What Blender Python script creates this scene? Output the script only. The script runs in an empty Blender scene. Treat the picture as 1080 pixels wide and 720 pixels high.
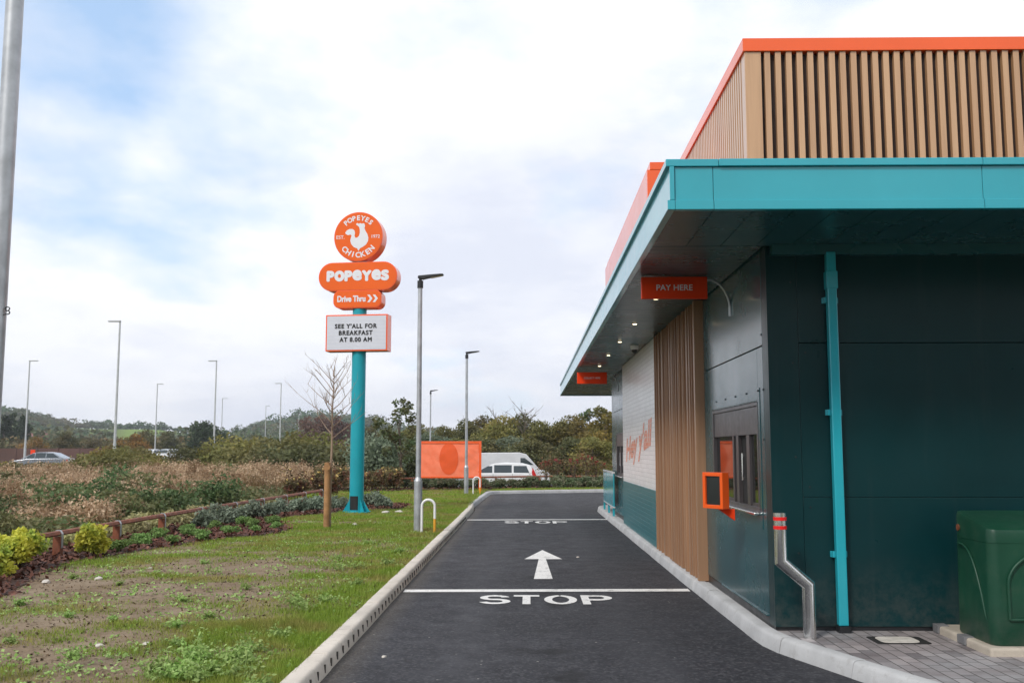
import bpy, bmesh, math, random
import numpy as np
from mathutils import Vector, Matrix

R = math.radians
PI = math.pi
random.seed(7)
rng = np.random.default_rng(11)
sc = bpy.context.scene
COL = sc.collection

# ------------------------------------------------------------------ materials
def new_mat(name):
    m = bpy.data.materials.new(name)
    m.use_nodes = True
    nt = m.node_tree
    b = nt.nodes['Principled BSDF']
    return m, nt, b

def N(nt, t, **kw):
    n = nt.nodes.new(t)
    for k, v in kw.items():
        setattr(n, k, v)
    return n

def setc(sock, c):
    sock.default_value = (c[0], c[1], c[2], 1.0)

def mix(nt, fac, a, b, blend='MIX'):
    n = N(nt, 'ShaderNodeMix', data_type='RGBA', blend_type=blend)
    for sock, v in ((n.inputs[0], fac), (n.inputs[6], a), (n.inputs[7], b)):
        if isinstance(v, (int, float)):
            sock.default_value = v
        elif isinstance(v, (tuple, list)):
            sock.default_value = (v[0], v[1], v[2], 1)
        else:
            nt.links.new(v, sock)
    return n.outputs[2]

def noise(nt, scale, detail=4, rough=0.55, vec=None, dim='3D'):
    n = N(nt, 'ShaderNodeTexNoise', noise_dimensions=dim)
    n.inputs['Scale'].default_value = scale
    n.inputs['Detail'].default_value = detail
    n.inputs['Roughness'].default_value = rough
    if vec is not None:
        nt.links.new(vec, n.inputs['Vector'])
    return n.outputs['Fac']

def ramp(nt, val, lo, hi, a=0.0, b=1.0):
    n = N(nt, 'ShaderNodeMapRange')
    n.inputs[1].default_value = lo
    n.inputs[2].default_value = hi
    n.inputs[3].default_value = a
    n.inputs[4].default_value = b
    nt.links.new(val, n.inputs[0])
    return n.outputs[0]

def objco(nt):
    return N(nt, 'ShaderNodeTexCoord').outputs['Object']

def geopos(nt):
    return N(nt, 'ShaderNodeNewGeometry').outputs['Position']

def bump(nt, b, h, strength=0.3, dist=0.01):
    n = N(nt, 'ShaderNodeBump')
    n.inputs['Strength'].default_value = strength
    n.inputs['Distance'].default_value = dist
    nt.links.new(h, n.inputs['Height'])
    nt.links.new(n.outputs[0], b.inputs['Normal'])

def paint(name, col, rough=0.4, metal=0.0, var=0.08, scale=3.0, bmp=0.0, spec=0.5, grime=0.0, coat=0.0):
    m, nt, b = new_mat(name)
    co = objco(nt)
    f = noise(nt, scale, 5, 0.6, co)
    d = tuple(c * (1 - var * 2) for c in col)
    l = tuple(min(1, c * (1 + var)) for c in col)
    c = mix(nt, ramp(nt, f, 0.3, 0.7), d, l)
    if grime:
        g = noise(nt, scale * 4, 6, 0.7, co)
        c = mix(nt, ramp(nt, g, 0.52, 0.75, 0, grime), c, (0.12, 0.10, 0.08))
    nt.links.new(c, b.inputs['Base Color'])
    r = noise(nt, scale * 2.3, 4, 0.6, co)
    nt.links.new(ramp(nt, r, 0.25, 0.75, max(0.02, rough * 0.8), min(1, rough * 1.2)), b.inputs['Roughness'])
    b.inputs['Metallic'].default_value = metal
    b.inputs['Specular IOR Level'].default_value = spec
    b.inputs['Coat Weight'].default_value = coat
    b.inputs['Coat Roughness'].default_value = 0.12
    b.inputs['Coat IOR'].default_value = 1.6
    if bmp:
        bump(nt, b, noise(nt, scale * 30, 3, 0.6, co), bmp, 0.004)
    return m

def leafmat(name, a, b_, c=None, trans=0.35, clump=0.9):
    """two leaf colours by leaf, a third in patches; some light passes through"""
    m, nt, b = new_mat(name)
    g = N(nt, 'ShaderNodeNewGeometry')
    oi = N(nt, 'ShaderNodeObjectInfo')
    col = mix(nt, g.outputs['Random Per Island'], a, b_)
    if c is not None:
        f = noise(nt, clump, 3, 0.6, g.outputs['Position'])
        col = mix(nt, ramp(nt, f, 0.45, 0.62), col, c)
    hs = N(nt, 'ShaderNodeHueSaturation')
    nt.links.new(col, hs.inputs['Color'])
    nt.links.new(ramp(nt, oi.outputs['Random'], 0, 1, 0.82, 1.2), hs.inputs['Value'])
    nt.links.new(ramp(nt, oi.outputs['Random'], 0, 1, 0.488, 0.508), hs.inputs['Hue'])
    nt.links.new(hs.outputs[0], b.inputs['Base Color'])
    b.inputs['Roughness'].default_value = 0.65
    b.inputs['Specular IOR Level'].default_value = 0.25
    t = N(nt, 'ShaderNodeBsdfTranslucent')
    nt.links.new(hs.outputs[0], t.inputs['Color'])
    mx = N(nt, 'ShaderNodeMixShader')
    mx.inputs[0].default_value = trans
    nt.links.new(b.outputs[0], mx.inputs[1])
    nt.links.new(t.outputs[0], mx.inputs[2])
    nt.links.new(mx.outputs[0], nt.nodes['Material Output'].inputs['Surface'])
    return m

M = {}
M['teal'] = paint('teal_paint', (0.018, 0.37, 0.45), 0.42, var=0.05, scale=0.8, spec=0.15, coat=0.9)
M['teal_pole'] = paint('teal_pole_paint', (0.012, 0.33, 0.40), 0.45, var=0.05, scale=1.2, spec=0.3)
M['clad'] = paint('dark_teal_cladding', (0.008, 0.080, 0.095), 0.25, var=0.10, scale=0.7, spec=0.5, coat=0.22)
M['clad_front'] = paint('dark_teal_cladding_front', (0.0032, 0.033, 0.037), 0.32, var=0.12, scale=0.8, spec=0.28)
def weather(m, z0=0.12, z1=0.75, amt=0.55, wav=0.35):
    nt = m.node_tree; b = nt.nodes['Principled BSDF']
    l = b.inputs['Base Color'].links[0].from_socket
    s_ = N(nt, 'ShaderNodeSeparateXYZ'); nt.links.new(geopos(nt), s_.inputs[0])
    f = noise(nt, 9, 6, .75, geopos(nt))
    mp = N(nt, 'ShaderNodeMapping'); mp.inputs['Scale'].default_value = (7, 7, .35); nt.links.new(geopos(nt), mp.inputs['Vector'])
    st_ = noise(nt, 1.0, 5, .65, mp.outputs[0])
    q = N(nt, 'ShaderNodeMath', operation='MULTIPLY')
    nt.links.new(ramp(nt, s_.outputs[2], z0, z1, 1, 0), q.inputs[0]); nt.links.new(ramp(nt, f, .40, .72, 0, amt), q.inputs[1])
    c = mix(nt, q.outputs[0], l, (0.10, 0.095, 0.085))
    c = mix(nt, ramp(nt, st_, .55, .80, 0, .16), c, (0.07, 0.085, 0.085))
    nt.links.new(c, b.inputs['Base Color'])
    bump(nt, b, noise(nt, 1.1, 2, .5, geopos(nt)), wav, 0.02)
weather(M['clad']); weather(M['clad_front'])
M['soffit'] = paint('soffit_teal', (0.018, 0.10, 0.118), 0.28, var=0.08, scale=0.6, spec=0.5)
M['orange'] = paint('orange_paint', (0.90, 0.115, 0.014), 0.40, var=0.04, scale=1.0, spec=0.1, coat=0.8)
M['orange_sign'] = paint('orange_sign_face', (0.82, 0.130, 0.016), 0.5, var=0.03, scale=1.5, spec=0.2)
M['orange_dark'] = paint('orange_board', (0.88, 0.055, 0.008), 0.5, var=0.05, scale=1.0, spec=0.12)
M['white'] = paint('white_paint', (0.80, 0.80, 0.80), 0.4, var=0.03)
M['lettering'] = paint('lettering_white', (0.74, 0.75, 0.78), 0.5, var=0.02)
M['letter_black'] = paint('lettering_black', (0.012, 0.012, 0.014), 0.5, var=0.02)
M['board'] = paint('message_panel', (0.62, 0.64, 0.70), 0.35, var=0.03)
M['steel'] = paint('brushed_steel', (0.78, 0.78, 0.77), 0.24, metal=1.0, var=0.06, scale=6)
M['galv'] = paint('galvanised_steel', (0.48, 0.50, 0.52), 0.45, metal=0.6, var=0.14, scale=5)
M['galv_far'] = paint('galvanised_pale', (0.50, 0.52, 0.52), 0.6, metal=0.2, var=0.1, scale=2)
M['black'] = paint('black_plastic', (0.015, 0.016, 0.018), 0.4, var=0.1)
M['bronze'] = paint('bronze_frame', (0.105, 0.095, 0.098), 0.35, metal=0.5, var=0.08, scale=4)
M['bronze_dark'] = paint('dark_frame', (0.02, 0.021, 0.024), 0.35, var=0.1)
M['interior'] = paint('dark_interior', (0.012, 0.013, 0.016), 0.8, var=0.2)
M['kerb'] = paint('kerb_concrete', (0.68, 0.62, 0.54), 0.85, var=0.08, scale=2.5, bmp=0.5, grime=0.35)
M['kerb_grey'] = paint('kerb_granite', (0.45, 0.455, 0.455), 0.8, var=0.10, scale=3, bmp=0.5, grime=0.4)
M['slot'] = paint('slot_dark', (0.015, 0.014, 0.013), 0.9, var=0.1)
M['kerbslot'] = paint('slot_shadowed', (0.09, 0.08, 0.07), 0.9, var=0.2)
M['plinth'] = paint('plinth_concrete', (0.50, 0.44, 0.36), 0.85, var=0.12, scale=3, bmp=0.5, grime=0.4)
M['lead'] = paint('grey_block', (0.17, 0.17, 0.175), 0.8, var=0.15, scale=5, bmp=0.3)
M['bin'] = paint('green_plastic', (0.008, 0.058, 0.031), 0.40, var=0.14, scale=1.6, bmp=0.18, grime=0.16, spec=0.35)
weather(M['bin'], 0.15, 0.55, .4, .1)
M['rust'] = paint('oiled_timber', (0.24, 0.072, 0.030), 0.65, var=0.22, scale=5, bmp=0.4)
M['stake'] = paint('timber_stake', (0.40, 0.21, 0.085), 0.75, var=0.2, scale=6, bmp=0.4)
M['bark'] = paint('tree_bark', (0.13, 0.10, 0.075), 0.9, var=0.2, scale=6, bmp=0.5)
M['twig'] = paint('bare_twig', (0.30, 0.215, 0.15), 0.9, var=0.15, scale=6)
M['stone'] = paint('pale_stone', (0.60, 0.56, 0.50), 0.8, var=0.15, scale=9, bmp=0.4)
M['yellow'] = paint('yellow_sleeve', (0.75, 0.36, 0.03), 0.5, var=0.1)
M['red'] = paint('red_band', (0.78, 0.008, 0.008), 0.35, var=0.04)
M['vanwhite'] = paint('white_van_paint', (0.60, 0.61, 0.62), 0.35, var=0.05)
M['carwhite'] = paint('white_car_paint', (0.74, 0.75, 0.76), 0.2, var=0.03, coat=0.5)
M['carsilver'] = paint('silver_car_paint', (0.24, 0.26, 0.29), 0.28, metal=0.5, var=0.05, coat=0.6)
M['carglass'] = paint('car_glass', (0.03, 0.045, 0.05), 0.06, var=0.05, spec=0.8)
M['tyre'] = paint('tyre_rubber', (0.02, 0.02, 0.02), 0.85, var=0.1)
M['taillight'] = paint('red_lens', (0.55, 0.02, 0.02), 0.2, var=0.03)
M['lens'] = paint('clear_lens', (0.6, 0.62, 0.62), 0.15, var=0.03)
M['screen'] = paint('dark_screen', (0.022, 0.026, 0.026), 0.18, var=0.05)
M['ledpanel'] = paint('lamp_panel', (0.62, 0.60, 0.42), 0.3, var=0.04)
M['rooftile'] = paint('red_roof_tile', (0.20, 0.09, 0.075), 0.8, var=0.15, scale=1)
M['housewall'] = paint('house_wall', (0.33, 0.26, 0.22), 0.8, var=0.1, scale=1)
M['brownfence'] = paint('brown_fence', (0.11, 0.055, 0.045), 0.8, var=0.2, scale=0.3)
M['roof'] = paint('roof_membrane', (0.22, 0.22, 0.23), 0.7, var=0.1)
M['glass'] = paint('window_glass', (0.010, 0.012, 0.012), 0.03, var=0.02, spec=1.0)
M['orangecloth_dark'] = paint('orange_print', (0.80, 0.10, 0.015), 0.7, var=0.04)

def emit_mat(name, col, s):
    m, nt, b = new_mat(name)
    setc(b.inputs['Base Color'], (0.8, 0.8, 0.8))
    setc(b.inputs['Emission Color'], col)
    b.inputs['Emission Strength'].default_value = s
    return m
M['downlight'] = emit_mat('lit_lamp', (1.0, 0.80, 0.50), 3.0)

def m_wood(name, col, dark, axis_scale=(18, 18, 0.7), coat=0.0):
    m, nt, b = new_mat(name)
    mp = N(nt, 'ShaderNodeMapping')
    mp.inputs['Scale'].default_value = axis_scale
    nt.links.new(objco(nt), mp.inputs['Vector'])
    f = noise(nt, 1.0, 6, 0.6, mp.outputs[0])
    f2 = noise(nt, 0.22, 2, 0.5, mp.outputs[0])
    c = mix(nt, ramp(nt, f, 0.3, 0.7), dark, col)
    g = N(nt, 'ShaderNodeNewGeometry')
    c = mix(nt, ramp(nt, g.outputs['Random Per Island'], 0, 1, 0.0, 0.5), c, dark)
    c = mix(nt, ramp(nt, f2, 0.45, 0.7, 0, 0.25), c, tuple(min(1, k * 1.25) for k in col))
    nt.links.new(c, b.inputs['Base Color'])
    b.inputs['Roughness'].default_value = 0.42
    b.inputs['Specular IOR Level'].default_value = 0.5
    b.inputs['Coat Weight'].default_value = coat
    b.inputs['Coat Roughness'].default_value = 0.2
    bump(nt, b, f, 0.12, 0.003)
    return m
M['slat'] = m_wood('timber_slat', (0.60, 0.36, 0.19), (0.43, 0.235, 0.115), coat=0.8)
M['cladwood'] = m_wood('timber_cladding', (0.40, 0.235, 0.135), (0.25, 0.135, 0.075))
M['screenback'] = paint('screen_backing', (0.035, 0.018, 0.013), 0.7, var=0.1)

def m_brick(name, col, mortar, bw=0.215, bh=0.073, axes='yz', rough=0.3, var=0.05, msize=0.006, bstr=0.6):
    m, nt, b = new_mat(name)
    s = N(nt, 'ShaderNodeSeparateXYZ')
    nt.links.new(objco(nt), s.inputs[0])
    c = N(nt, 'ShaderNodeCombineXYZ')
    nt.links.new(s.outputs['XYZ'.index(axes[0].upper())], c.inputs[0])
    nt.links.new(s.outputs['XYZ'.index(axes[1].upper())], c.inputs[1])
    t = N(nt, 'ShaderNodeTexBrick')
    nt.links.new(c.outputs[0], t.inputs['Vector'])
    t.inputs['Scale'].default_value = 1.0
    t.inputs['Brick Width'].default_value = bw
    t.inputs['Row Height'].default_value = bh
    t.inputs['Mortar Size'].default_value = msize
    t.inputs['Mortar Smooth'].default_value = 0.3
    setc(t.inputs['Color1'], tuple(k * (1 - var) for k in col))
    setc(t.inputs['Color2'], tuple(min(1, k * (1 + var)) for k in col))
    setc(t.inputs['Mortar'], mortar)
    cc = t.outputs['Color']
    f = noise(nt, 1.3, 5, 0.6, objco(nt))
    cc = mix(nt, ramp(nt, f, 0.4, 0.75, 0, 0.18), cc, tuple(k * 0.6 for k in col))
    nt.links.new(cc, b.inputs['Base Color'])
    b.inputs['Roughness'].default_value = rough
    inv = N(nt, 'ShaderNodeMath', operation='SUBTRACT')
    inv.inputs[0].default_value = 1.0
    nt.links.new(t.outputs['Fac'], inv.inputs[1])
    bump(nt, b, inv.outputs[0], bstr, 0.006)
    return m
M['brickwhite'] = m_brick('white_glazed_brick', (0.86, 0.85, 0.84), (0.66, 0.65, 0.64))
M['brickteal'] = m_brick('teal_glazed_brick', (0.018, 0.165, 0.185), (0.012, 0.09, 0.10))
M['brickorange'] = m_brick('orange_painted_brick', (0.84, 0.29, 0.17), (0.82, 0.60, 0.52))

def m_paving():
    m, nt, b = new_mat('block_paving')
    mp = N(nt, 'ShaderNodeMapping')
    mp.inputs['Rotation'].default_value = (0, 0, R(90))
    nt.links.new(objco(nt), mp.inputs['Vector'])
    t = N(nt, 'ShaderNodeTexBrick')
    nt.links.new(mp.outputs[0], t.inputs['Vector'])
    t.inputs['Scale'].default_value = 1.0
    t.inputs['Brick Width'].default_value = 0.205
    t.inputs['Row Height'].default_value = 0.103
    t.inputs['Mortar Size'].default_value = 0.004
    setc(t.inputs['Color1'], (0.15, 0.13, 0.132))
    setc(t.inputs['Color2'], (0.34, 0.30, 0.295))
    setc(t.inputs['Mortar'], (0.045, 0.04, 0.038))
    f = noise(nt, 1.1, 5, 0.65, objco(nt))
    f2 = noise(nt, 7, 5, 0.7, objco(nt))
    c = mix(nt, ramp(nt, f, 0.45, 0.70, 0, .75), t.outputs['Color'], (0.36, 0.37, 0.38))
    # some much darker blocks
    v = N(nt, 'ShaderNodeTexBrick')
    nt.links.new(mp.outputs[0], v.inputs['Vector'])
    v.inputs['Scale'].default_value = 1.0
    v.inputs['Brick Width'].default_value = 0.205
    v.inputs['Row Height'].default_value = 0.103
    v.inputs['Mortar Size'].default_value = 0.003
    v.inputs['Bias'].default_value = -0.6
    setc(v.inputs['Color1'], (0, 0, 0)); setc(v.inputs['Color2'], (1, 1, 1)); setc(v.inputs['Mortar'], (0, 0, 0))
    c = mix(nt, ramp(nt, v.outputs['Color'], 0.5, 0.8, 0, 0.75), c, (0.075, 0.068, 0.066))
    c = mix(nt, ramp(nt, f2, 0.5, 0.75, 0, 0.4), c, (0.13, 0.12, 0.12))
    c = mix(nt, t.outputs['Fac'], c, (0.06, 0.055, 0.05))
    nt.links.new(c, b.inputs['Base Color'])
    b.inputs['Roughness'].default_value = 0.7
    inv = N(nt, 'ShaderNodeMath', operation='SUBTRACT'); inv.inputs[0].default_value = 1
    nt.links.new(t.outputs['Fac'], inv.inputs[1])
    bump(nt, b, inv.outputs[0], 0.8, 0.006)
    return m
M['paving'] = m_paving()

def m_asphalt():
    m, nt, b = new_mat('asphalt')
    co = objco(nt)
    big = noise(nt, 0.45, 5, 0.65, co)
    mid = noise(nt, 3.0, 6, 0.7, co)
    fine = noise(nt, 60, 4, 0.75, co)
    vo = N(nt, 'ShaderNodeTexVoronoi'); vo.inputs['Scale'].default_value = 48
    nt.links.new(co, vo.inputs['Vector'])
    sp = N(nt, 'ShaderNodeSeparateColor'); nt.links.new(vo.outputs['Color'], sp.inputs[0])
    vl = N(nt, 'ShaderNodeTexVoronoi'); vl.inputs['Scale'].default_value = 14
    nt.links.new(co, vl.inputs['Vector'])
    sl_ = N(nt, 'ShaderNodeSeparateColor'); nt.links.new(vl.outputs['Color'], sl_.inputs[0])
    c = mix(nt, ramp(nt, big, 0.35, 0.65), (0.016, 0.0165, 0.021), (0.034, 0.0345, 0.042))
    c = mix(nt, ramp(nt, mid, 0.42, 0.66, 0, 0.6), c, (0.026, 0.026, 0.031))
    c = mix(nt, ramp(nt, sp.outputs[0], 0.55, 1.0, 0, 0.55), c, (0.105, 0.105, 0.11))
    c = mix(nt, ramp(nt, sp.outputs[1], 0.6, 1.0, 0, 0.8), c, (0.010, 0.010, 0.012))
    c = mix(nt, ramp(nt, fine, 0.55, 0.75, 0, 0.5), c, (0.10, 0.10, 0.105))
    # odd pale stones
    g1 = ramp(nt, sl_.outputs[0], 0.965, 0.97); g2 = ramp(nt, vl.outputs['Distance'], 0.10, 0.16, 1, 0)
    mu_ = N(nt, 'ShaderNodeMath', operation='MULTIPLY'); nt.links.new(g1, mu_.inputs[0]); nt.links.new(g2, mu_.inputs[1])
    c = mix(nt, mu_.outputs[0], c, (0.34, 0.32, 0.29))
    # wheel paths polished a little paler, drips between them
    s_ = N(nt, 'ShaderNodeSeparateXYZ'); nt.links.new(co, s_.inputs[0])
    def band(x0, w_):
        d = N(nt, 'ShaderNodeMath', operation='SUBTRACT'); nt.links.new(s_.outputs[0], d.inputs[0]); d.inputs[1].default_value = x0
        a = N(nt, 'ShaderNodeMath', operation='ABSOLUTE'); nt.links.new(d.outputs[0], a.inputs[0])
        return ramp(nt, a.outputs[0], w_ * .3, w_, 1, 0)
    mp = N(nt, 'ShaderNodeMapping'); mp.inputs['Scale'].default_value = (2.2, .25, 1); nt.links.new(co, mp.inputs['Vector'])
    st_ = noise(nt, 1.0, 5, .6, mp.outputs[0])
    for x0 in (-0.55, 0.95):
        q = N(nt, 'ShaderNodeMath', operation='MULTIPLY'); nt.links.new(band(x0, .34), q.inputs[0]); nt.links.new(ramp(nt, st_, .35, .65, .1, .42), q.inputs[1])
        c = mix(nt, q.outputs[0], c, (0.056, 0.057, 0.064))
    dr = noise(nt, 1.9, 2, .4, co)
    q = N(nt, 'ShaderNodeMath', operation='MULTIPLY'); nt.links.new(band(0.2, .42), q.inputs[0]); nt.links.new(ramp(nt, dr, .58, .68, 0, .75), q.inputs[1])
    c = mix(nt, q.outputs[0], c, (0.010, 0.010, 0.011))
    # dust and grit along the kerbs
    q = N(nt, 'ShaderNodeMath', operation='MULTIPLY'); nt.links.new(band(-1.46, .28), q.inputs[0]); nt.links.new(ramp(nt, fine, .40, .62, 0, .55), q.inputs[1])
    c = mix(nt, q.outputs[0], c, (0.17, 0.145, 0.11))
    nt.links.new(c, b.inputs['Base Color'])
    nt.links.new(ramp(nt, mid, 0.3, 0.7, 0.62, 0.88), b.inputs['Roughness'])
    b.inputs['Specular IOR Level'].default_value = 0.3
    bump(nt, b, sp.outputs[0], 0.5, 0.006)
    return m
M['asphalt'] = m_asphalt()

def m_marking():
    m, nt, b = new_mat('road_paint')
    co = objco(nt)
    f = noise(nt, 40, 5, 0.75, co)
    f2 = noise(nt, 2.5, 4, 0.6, co)
    vo = N(nt, 'ShaderNodeTexVoronoi'); vo.inputs['Scale'].default_value = 60
    nt.links.new(co, vo.inputs['Vector'])
    sp = N(nt, 'ShaderNodeSeparateColor'); nt.links.new(vo.outputs['Color'], sp.inputs[0])
    c = mix(nt, ramp(nt, f, 0.54, 0.72, 0, 0.7), (0.78, 0.77, 0.74), (0.20, 0.20, 0.20))
    f3 = noise(nt, 5.0, 5, 0.7, co)
    q = N(nt, 'ShaderNodeMath', operation='MULTIPLY'); nt.links.new(ramp(nt, sp.outputs[0], .45, .75, 0, .8), q.inputs[0]); nt.links.new(ramp(nt, f3, .5, .66), q.inputs[1])
    c = mix(nt, q.outputs[0], c, (0.09, 0.09, 0.09))
    c = mix(nt, ramp(nt, f2, 0.5, 0.8, 0, 0.35), c, (0.52, 0.51, 0.48))
    nt.links.new(c, b.inputs['Base Color'])
    b.inputs['Roughness'].default_value = 0.6
    bump(nt, b, f, 0.3, 0.004)
    return m
M['marking'] = m_marking()

def m_soil(name, grassattr=True):
    m, nt, b = new_mat(name)
    co = geopos(nt)
    f = noise(nt, 1.6, 6, 0.65, co)
    f2 = noise(nt, 16, 5, 0.7, co)
    f3 = noise(nt, 70, 3, 0.7, co)
    soil = mix(nt, ramp(nt, f, 0.35, 0.65), (0.20, 0.145, 0.092), (0.30, 0.235, 0.165))
    soil = mix(nt, ramp(nt, f2, 0.45, 0.75, 0, 0.6), soil, (0.12, 0.085, 0.055))
    green = mix(nt, ramp(nt, f2, 0.3, 0.7), (0.12, 0.145, 0.028), (0.19, 0.21, 0.05))
    if grassattr:
        a = N(nt, 'ShaderNodeAttribute', attribute_name='grassiness')
        mm = N(nt, 'ShaderNodeMath', operation='ADD')
        nt.links.new(a.outputs['Fac'], mm.inputs[0])
        nt.links.new(ramp(nt, f2, 0.3, 0.7, -0.28, 0.28), mm.inputs[1])
        c = mix(nt, ramp(nt, mm.outputs[0], 0.25, 0.75, 0, 0.85), soil, green)
    else:
        c = mix(nt, ramp(nt, f, 0.4, 0.6), green, (0.12, 0.10, 0.05))
    nt.links.new(c, b.inputs['Base Color'])
    b.inputs['Roughness'].default_value = 0.95
    b.inputs['Specular IOR Level'].default_value = 0.15
    bump(nt, b, f3, 0.7, 0.02)
    return m
M['lawn'] = m_soil('lawn_soil')
M['scrubsoil'] = m_soil('scrub_soil', False)

def m_hill():
    m, nt, b = new_mat('hill_ground')
    co = geopos(nt)
    f = noise(nt, 0.006, 3, 0.5, co)
    a = N(nt, 'ShaderNodeAttribute', attribute_name='pasture')
    c = mix(nt, ramp(nt, f, 0.4, 0.6), (0.07, 0.11, 0.035), (0.12, 0.14, 0.06))
    c = mix(nt, a.outputs['Fac'], c, (0.17, 0.24, 0.06))
    nt.links.new(c, b.inputs['Base Color'])
    b.inputs['Roughness'].default_value = 1.0
    b.inputs['Specular IOR Level'].default_value = 0.0
    return m
M['hill'] = m_hill()

M['grass'] = leafmat('grass_blade', (0.15, 0.24, 0.022), (0.26, 0.35, 0.05), (0.30, 0.27, 0.08), 0.3, 1.3)
M['weed'] = leafmat('weed_leaf', (0.20, 0.33, 0.07), (0.38, 0.50, 0.18), None, 0.3)
M['yellowleaf'] = leafmat('golden_leaf', (0.54, 0.56, 0.07), (0.74, 0.72, 0.12), (0.34, 0.46, 0.08), 0.35, 4)
M['greenmound'] = leafmat('green_mound_leaf', (0.12, 0.22, 0.055), (0.23, 0.35, 0.11), None, 0.2)
M['lavender'] = leafmat('grey_lavender_leaf', (0.14, 0.18, 0.125), (0.27, 0.32, 0.235), None, 0.2)
M['hedge'] = leafmat('hedge_leaf', (0.06, 0.10, 0.04), (0.15, 0.19, 0.10), (0.20, 0.19, 0.12), 0.25, 3)
M['roseleaf'] = leafmat('rose_leaf', (0.11, 0.10, 0.045), (0.18, 0.16, 0.07), (0.20, 0.085, 0.055), 0.25, 3)
M['flower_yellow'] = leafmat('yellow_flower', (0.70, 0.50, 0.12), (0.80, 0.62, 0.30), None, 0.3)
M['flower_red'] = leafmat('red_flower', (0.25, 0.03, 0.035), (0.38, 0.06, 0.06), None, 0.3)
M['reed'] = leafmat('dry_reed', (0.27, 0.17, 0.09), (0.38, 0.25, 0.14), (0.20, 0.17, 0.07), 0.35, 0.5)
M['reedplume'] = leafmat('reed_plume', (0.46, 0.31, 0.18), (0.78, 0.61, 0.42), (0.22, 0.14, 0.075), 0.4, 1.1)
M['bramble'] = leafmat('bramble_leaf', (0.05, 0.095, 0.032), (0.125, 0.19, 0.075), (0.17, 0.16, 0.07), 0.25, 0.8)
M['paleplant'] = leafmat('pale_leaf', (0.32, 0.31, 0.14), (0.46, 0.43, 0.22), None, 0.3)
M['olive'] = leafmat('olive_leaf', (0.125, 0.13, 0.04), (0.22, 0.21, 0.07), (0.27, 0.22, 0.07), 0.3, 0.25)
M['olivedark'] = leafmat('dark_olive_leaf', (0.075, 0.085, 0.032), (0.14, 0.145, 0.065), (0.18, 0.15, 0.065), 0.3, 0.3)
M['greygreen'] = leafmat('grey_green_leaf', (0.13, 0.17, 0.11), (0.22, 0.26, 0.18), None, 0.3)
M['yellowing'] = leafmat('yellowing_leaf', (0.25, 0.20, 0.05), (0.36, 0.28, 0.07), (0.12, 0.13, 0.04), 0.35, 0.5)
M['orangeleaf'] = leafmat('orange_leaf', (0.28, 0.15, 0.035), (0.35, 0.20, 0.05), (0.16, 0.14, 0.04), 0.35, 0.5)
M['darkgreen'] = leafmat('dark_green_leaf', (0.030, 0.048, 0.024), (0.055, 0.08, 0.038), None, 0.2)
M['russet'] = leafmat('russet_twig', (0.13, 0.07, 0.055), (0.18, 0.105, 0.08), None, 0.2)
M['farwood'] = leafmat('far_wood_leaf', (0.035, 0.085, 0.035), (0.10, 0.16, 0.065), (0.12, 0.11, 0.05), 0.2, 0.02)
M['midwood'] = leafmat('mid_wood_leaf', (0.075, 0.11, 0.04), (0.16, 0.18, 0.07), (0.21, 0.14, 0.06), 0.2, 0.03)
M['mulch'] = leafmat('bark_chip', (0.085, 0.032, 0.022), (0.19, 0.082, 0.055), (0.055, 0.025, 0.018), 0.0, 3)
M['mulchbase'] = paint('mulch_ground', (0.06, 0.028, 0.020), 0.95, var=0.25, scale=6, bmp=0.8)

def m_cloth():
    m, nt, b = new_mat('orange_mesh_cloth')
    co = objco(nt)
    f = noise(nt, 4, 4, 0.6, co)
    c = mix(nt, ramp(nt, f, 0.35, 0.65), (0.92, 0.19, 0.085), (0.94, 0.24, 0.125))
    nt.links.new(c, b.inputs['Base Color'])
    b.inputs['Roughness'].default_value = 0.75
    w = N(nt, 'ShaderNodeTexWave'); w.inputs['Scale'].default_value = 1.6
    w.inputs['Distortion'].default_value = 7.0; w.inputs['Detail'].default_value = 2
    w.bands_direction = 'DIAGONAL'
    nt.links.new(co, w.inputs['Vector'])
    bump(nt, b, w.outputs['Fac'], 0.18, 0.03)
    return m
M['cloth'] = m_cloth()

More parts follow.
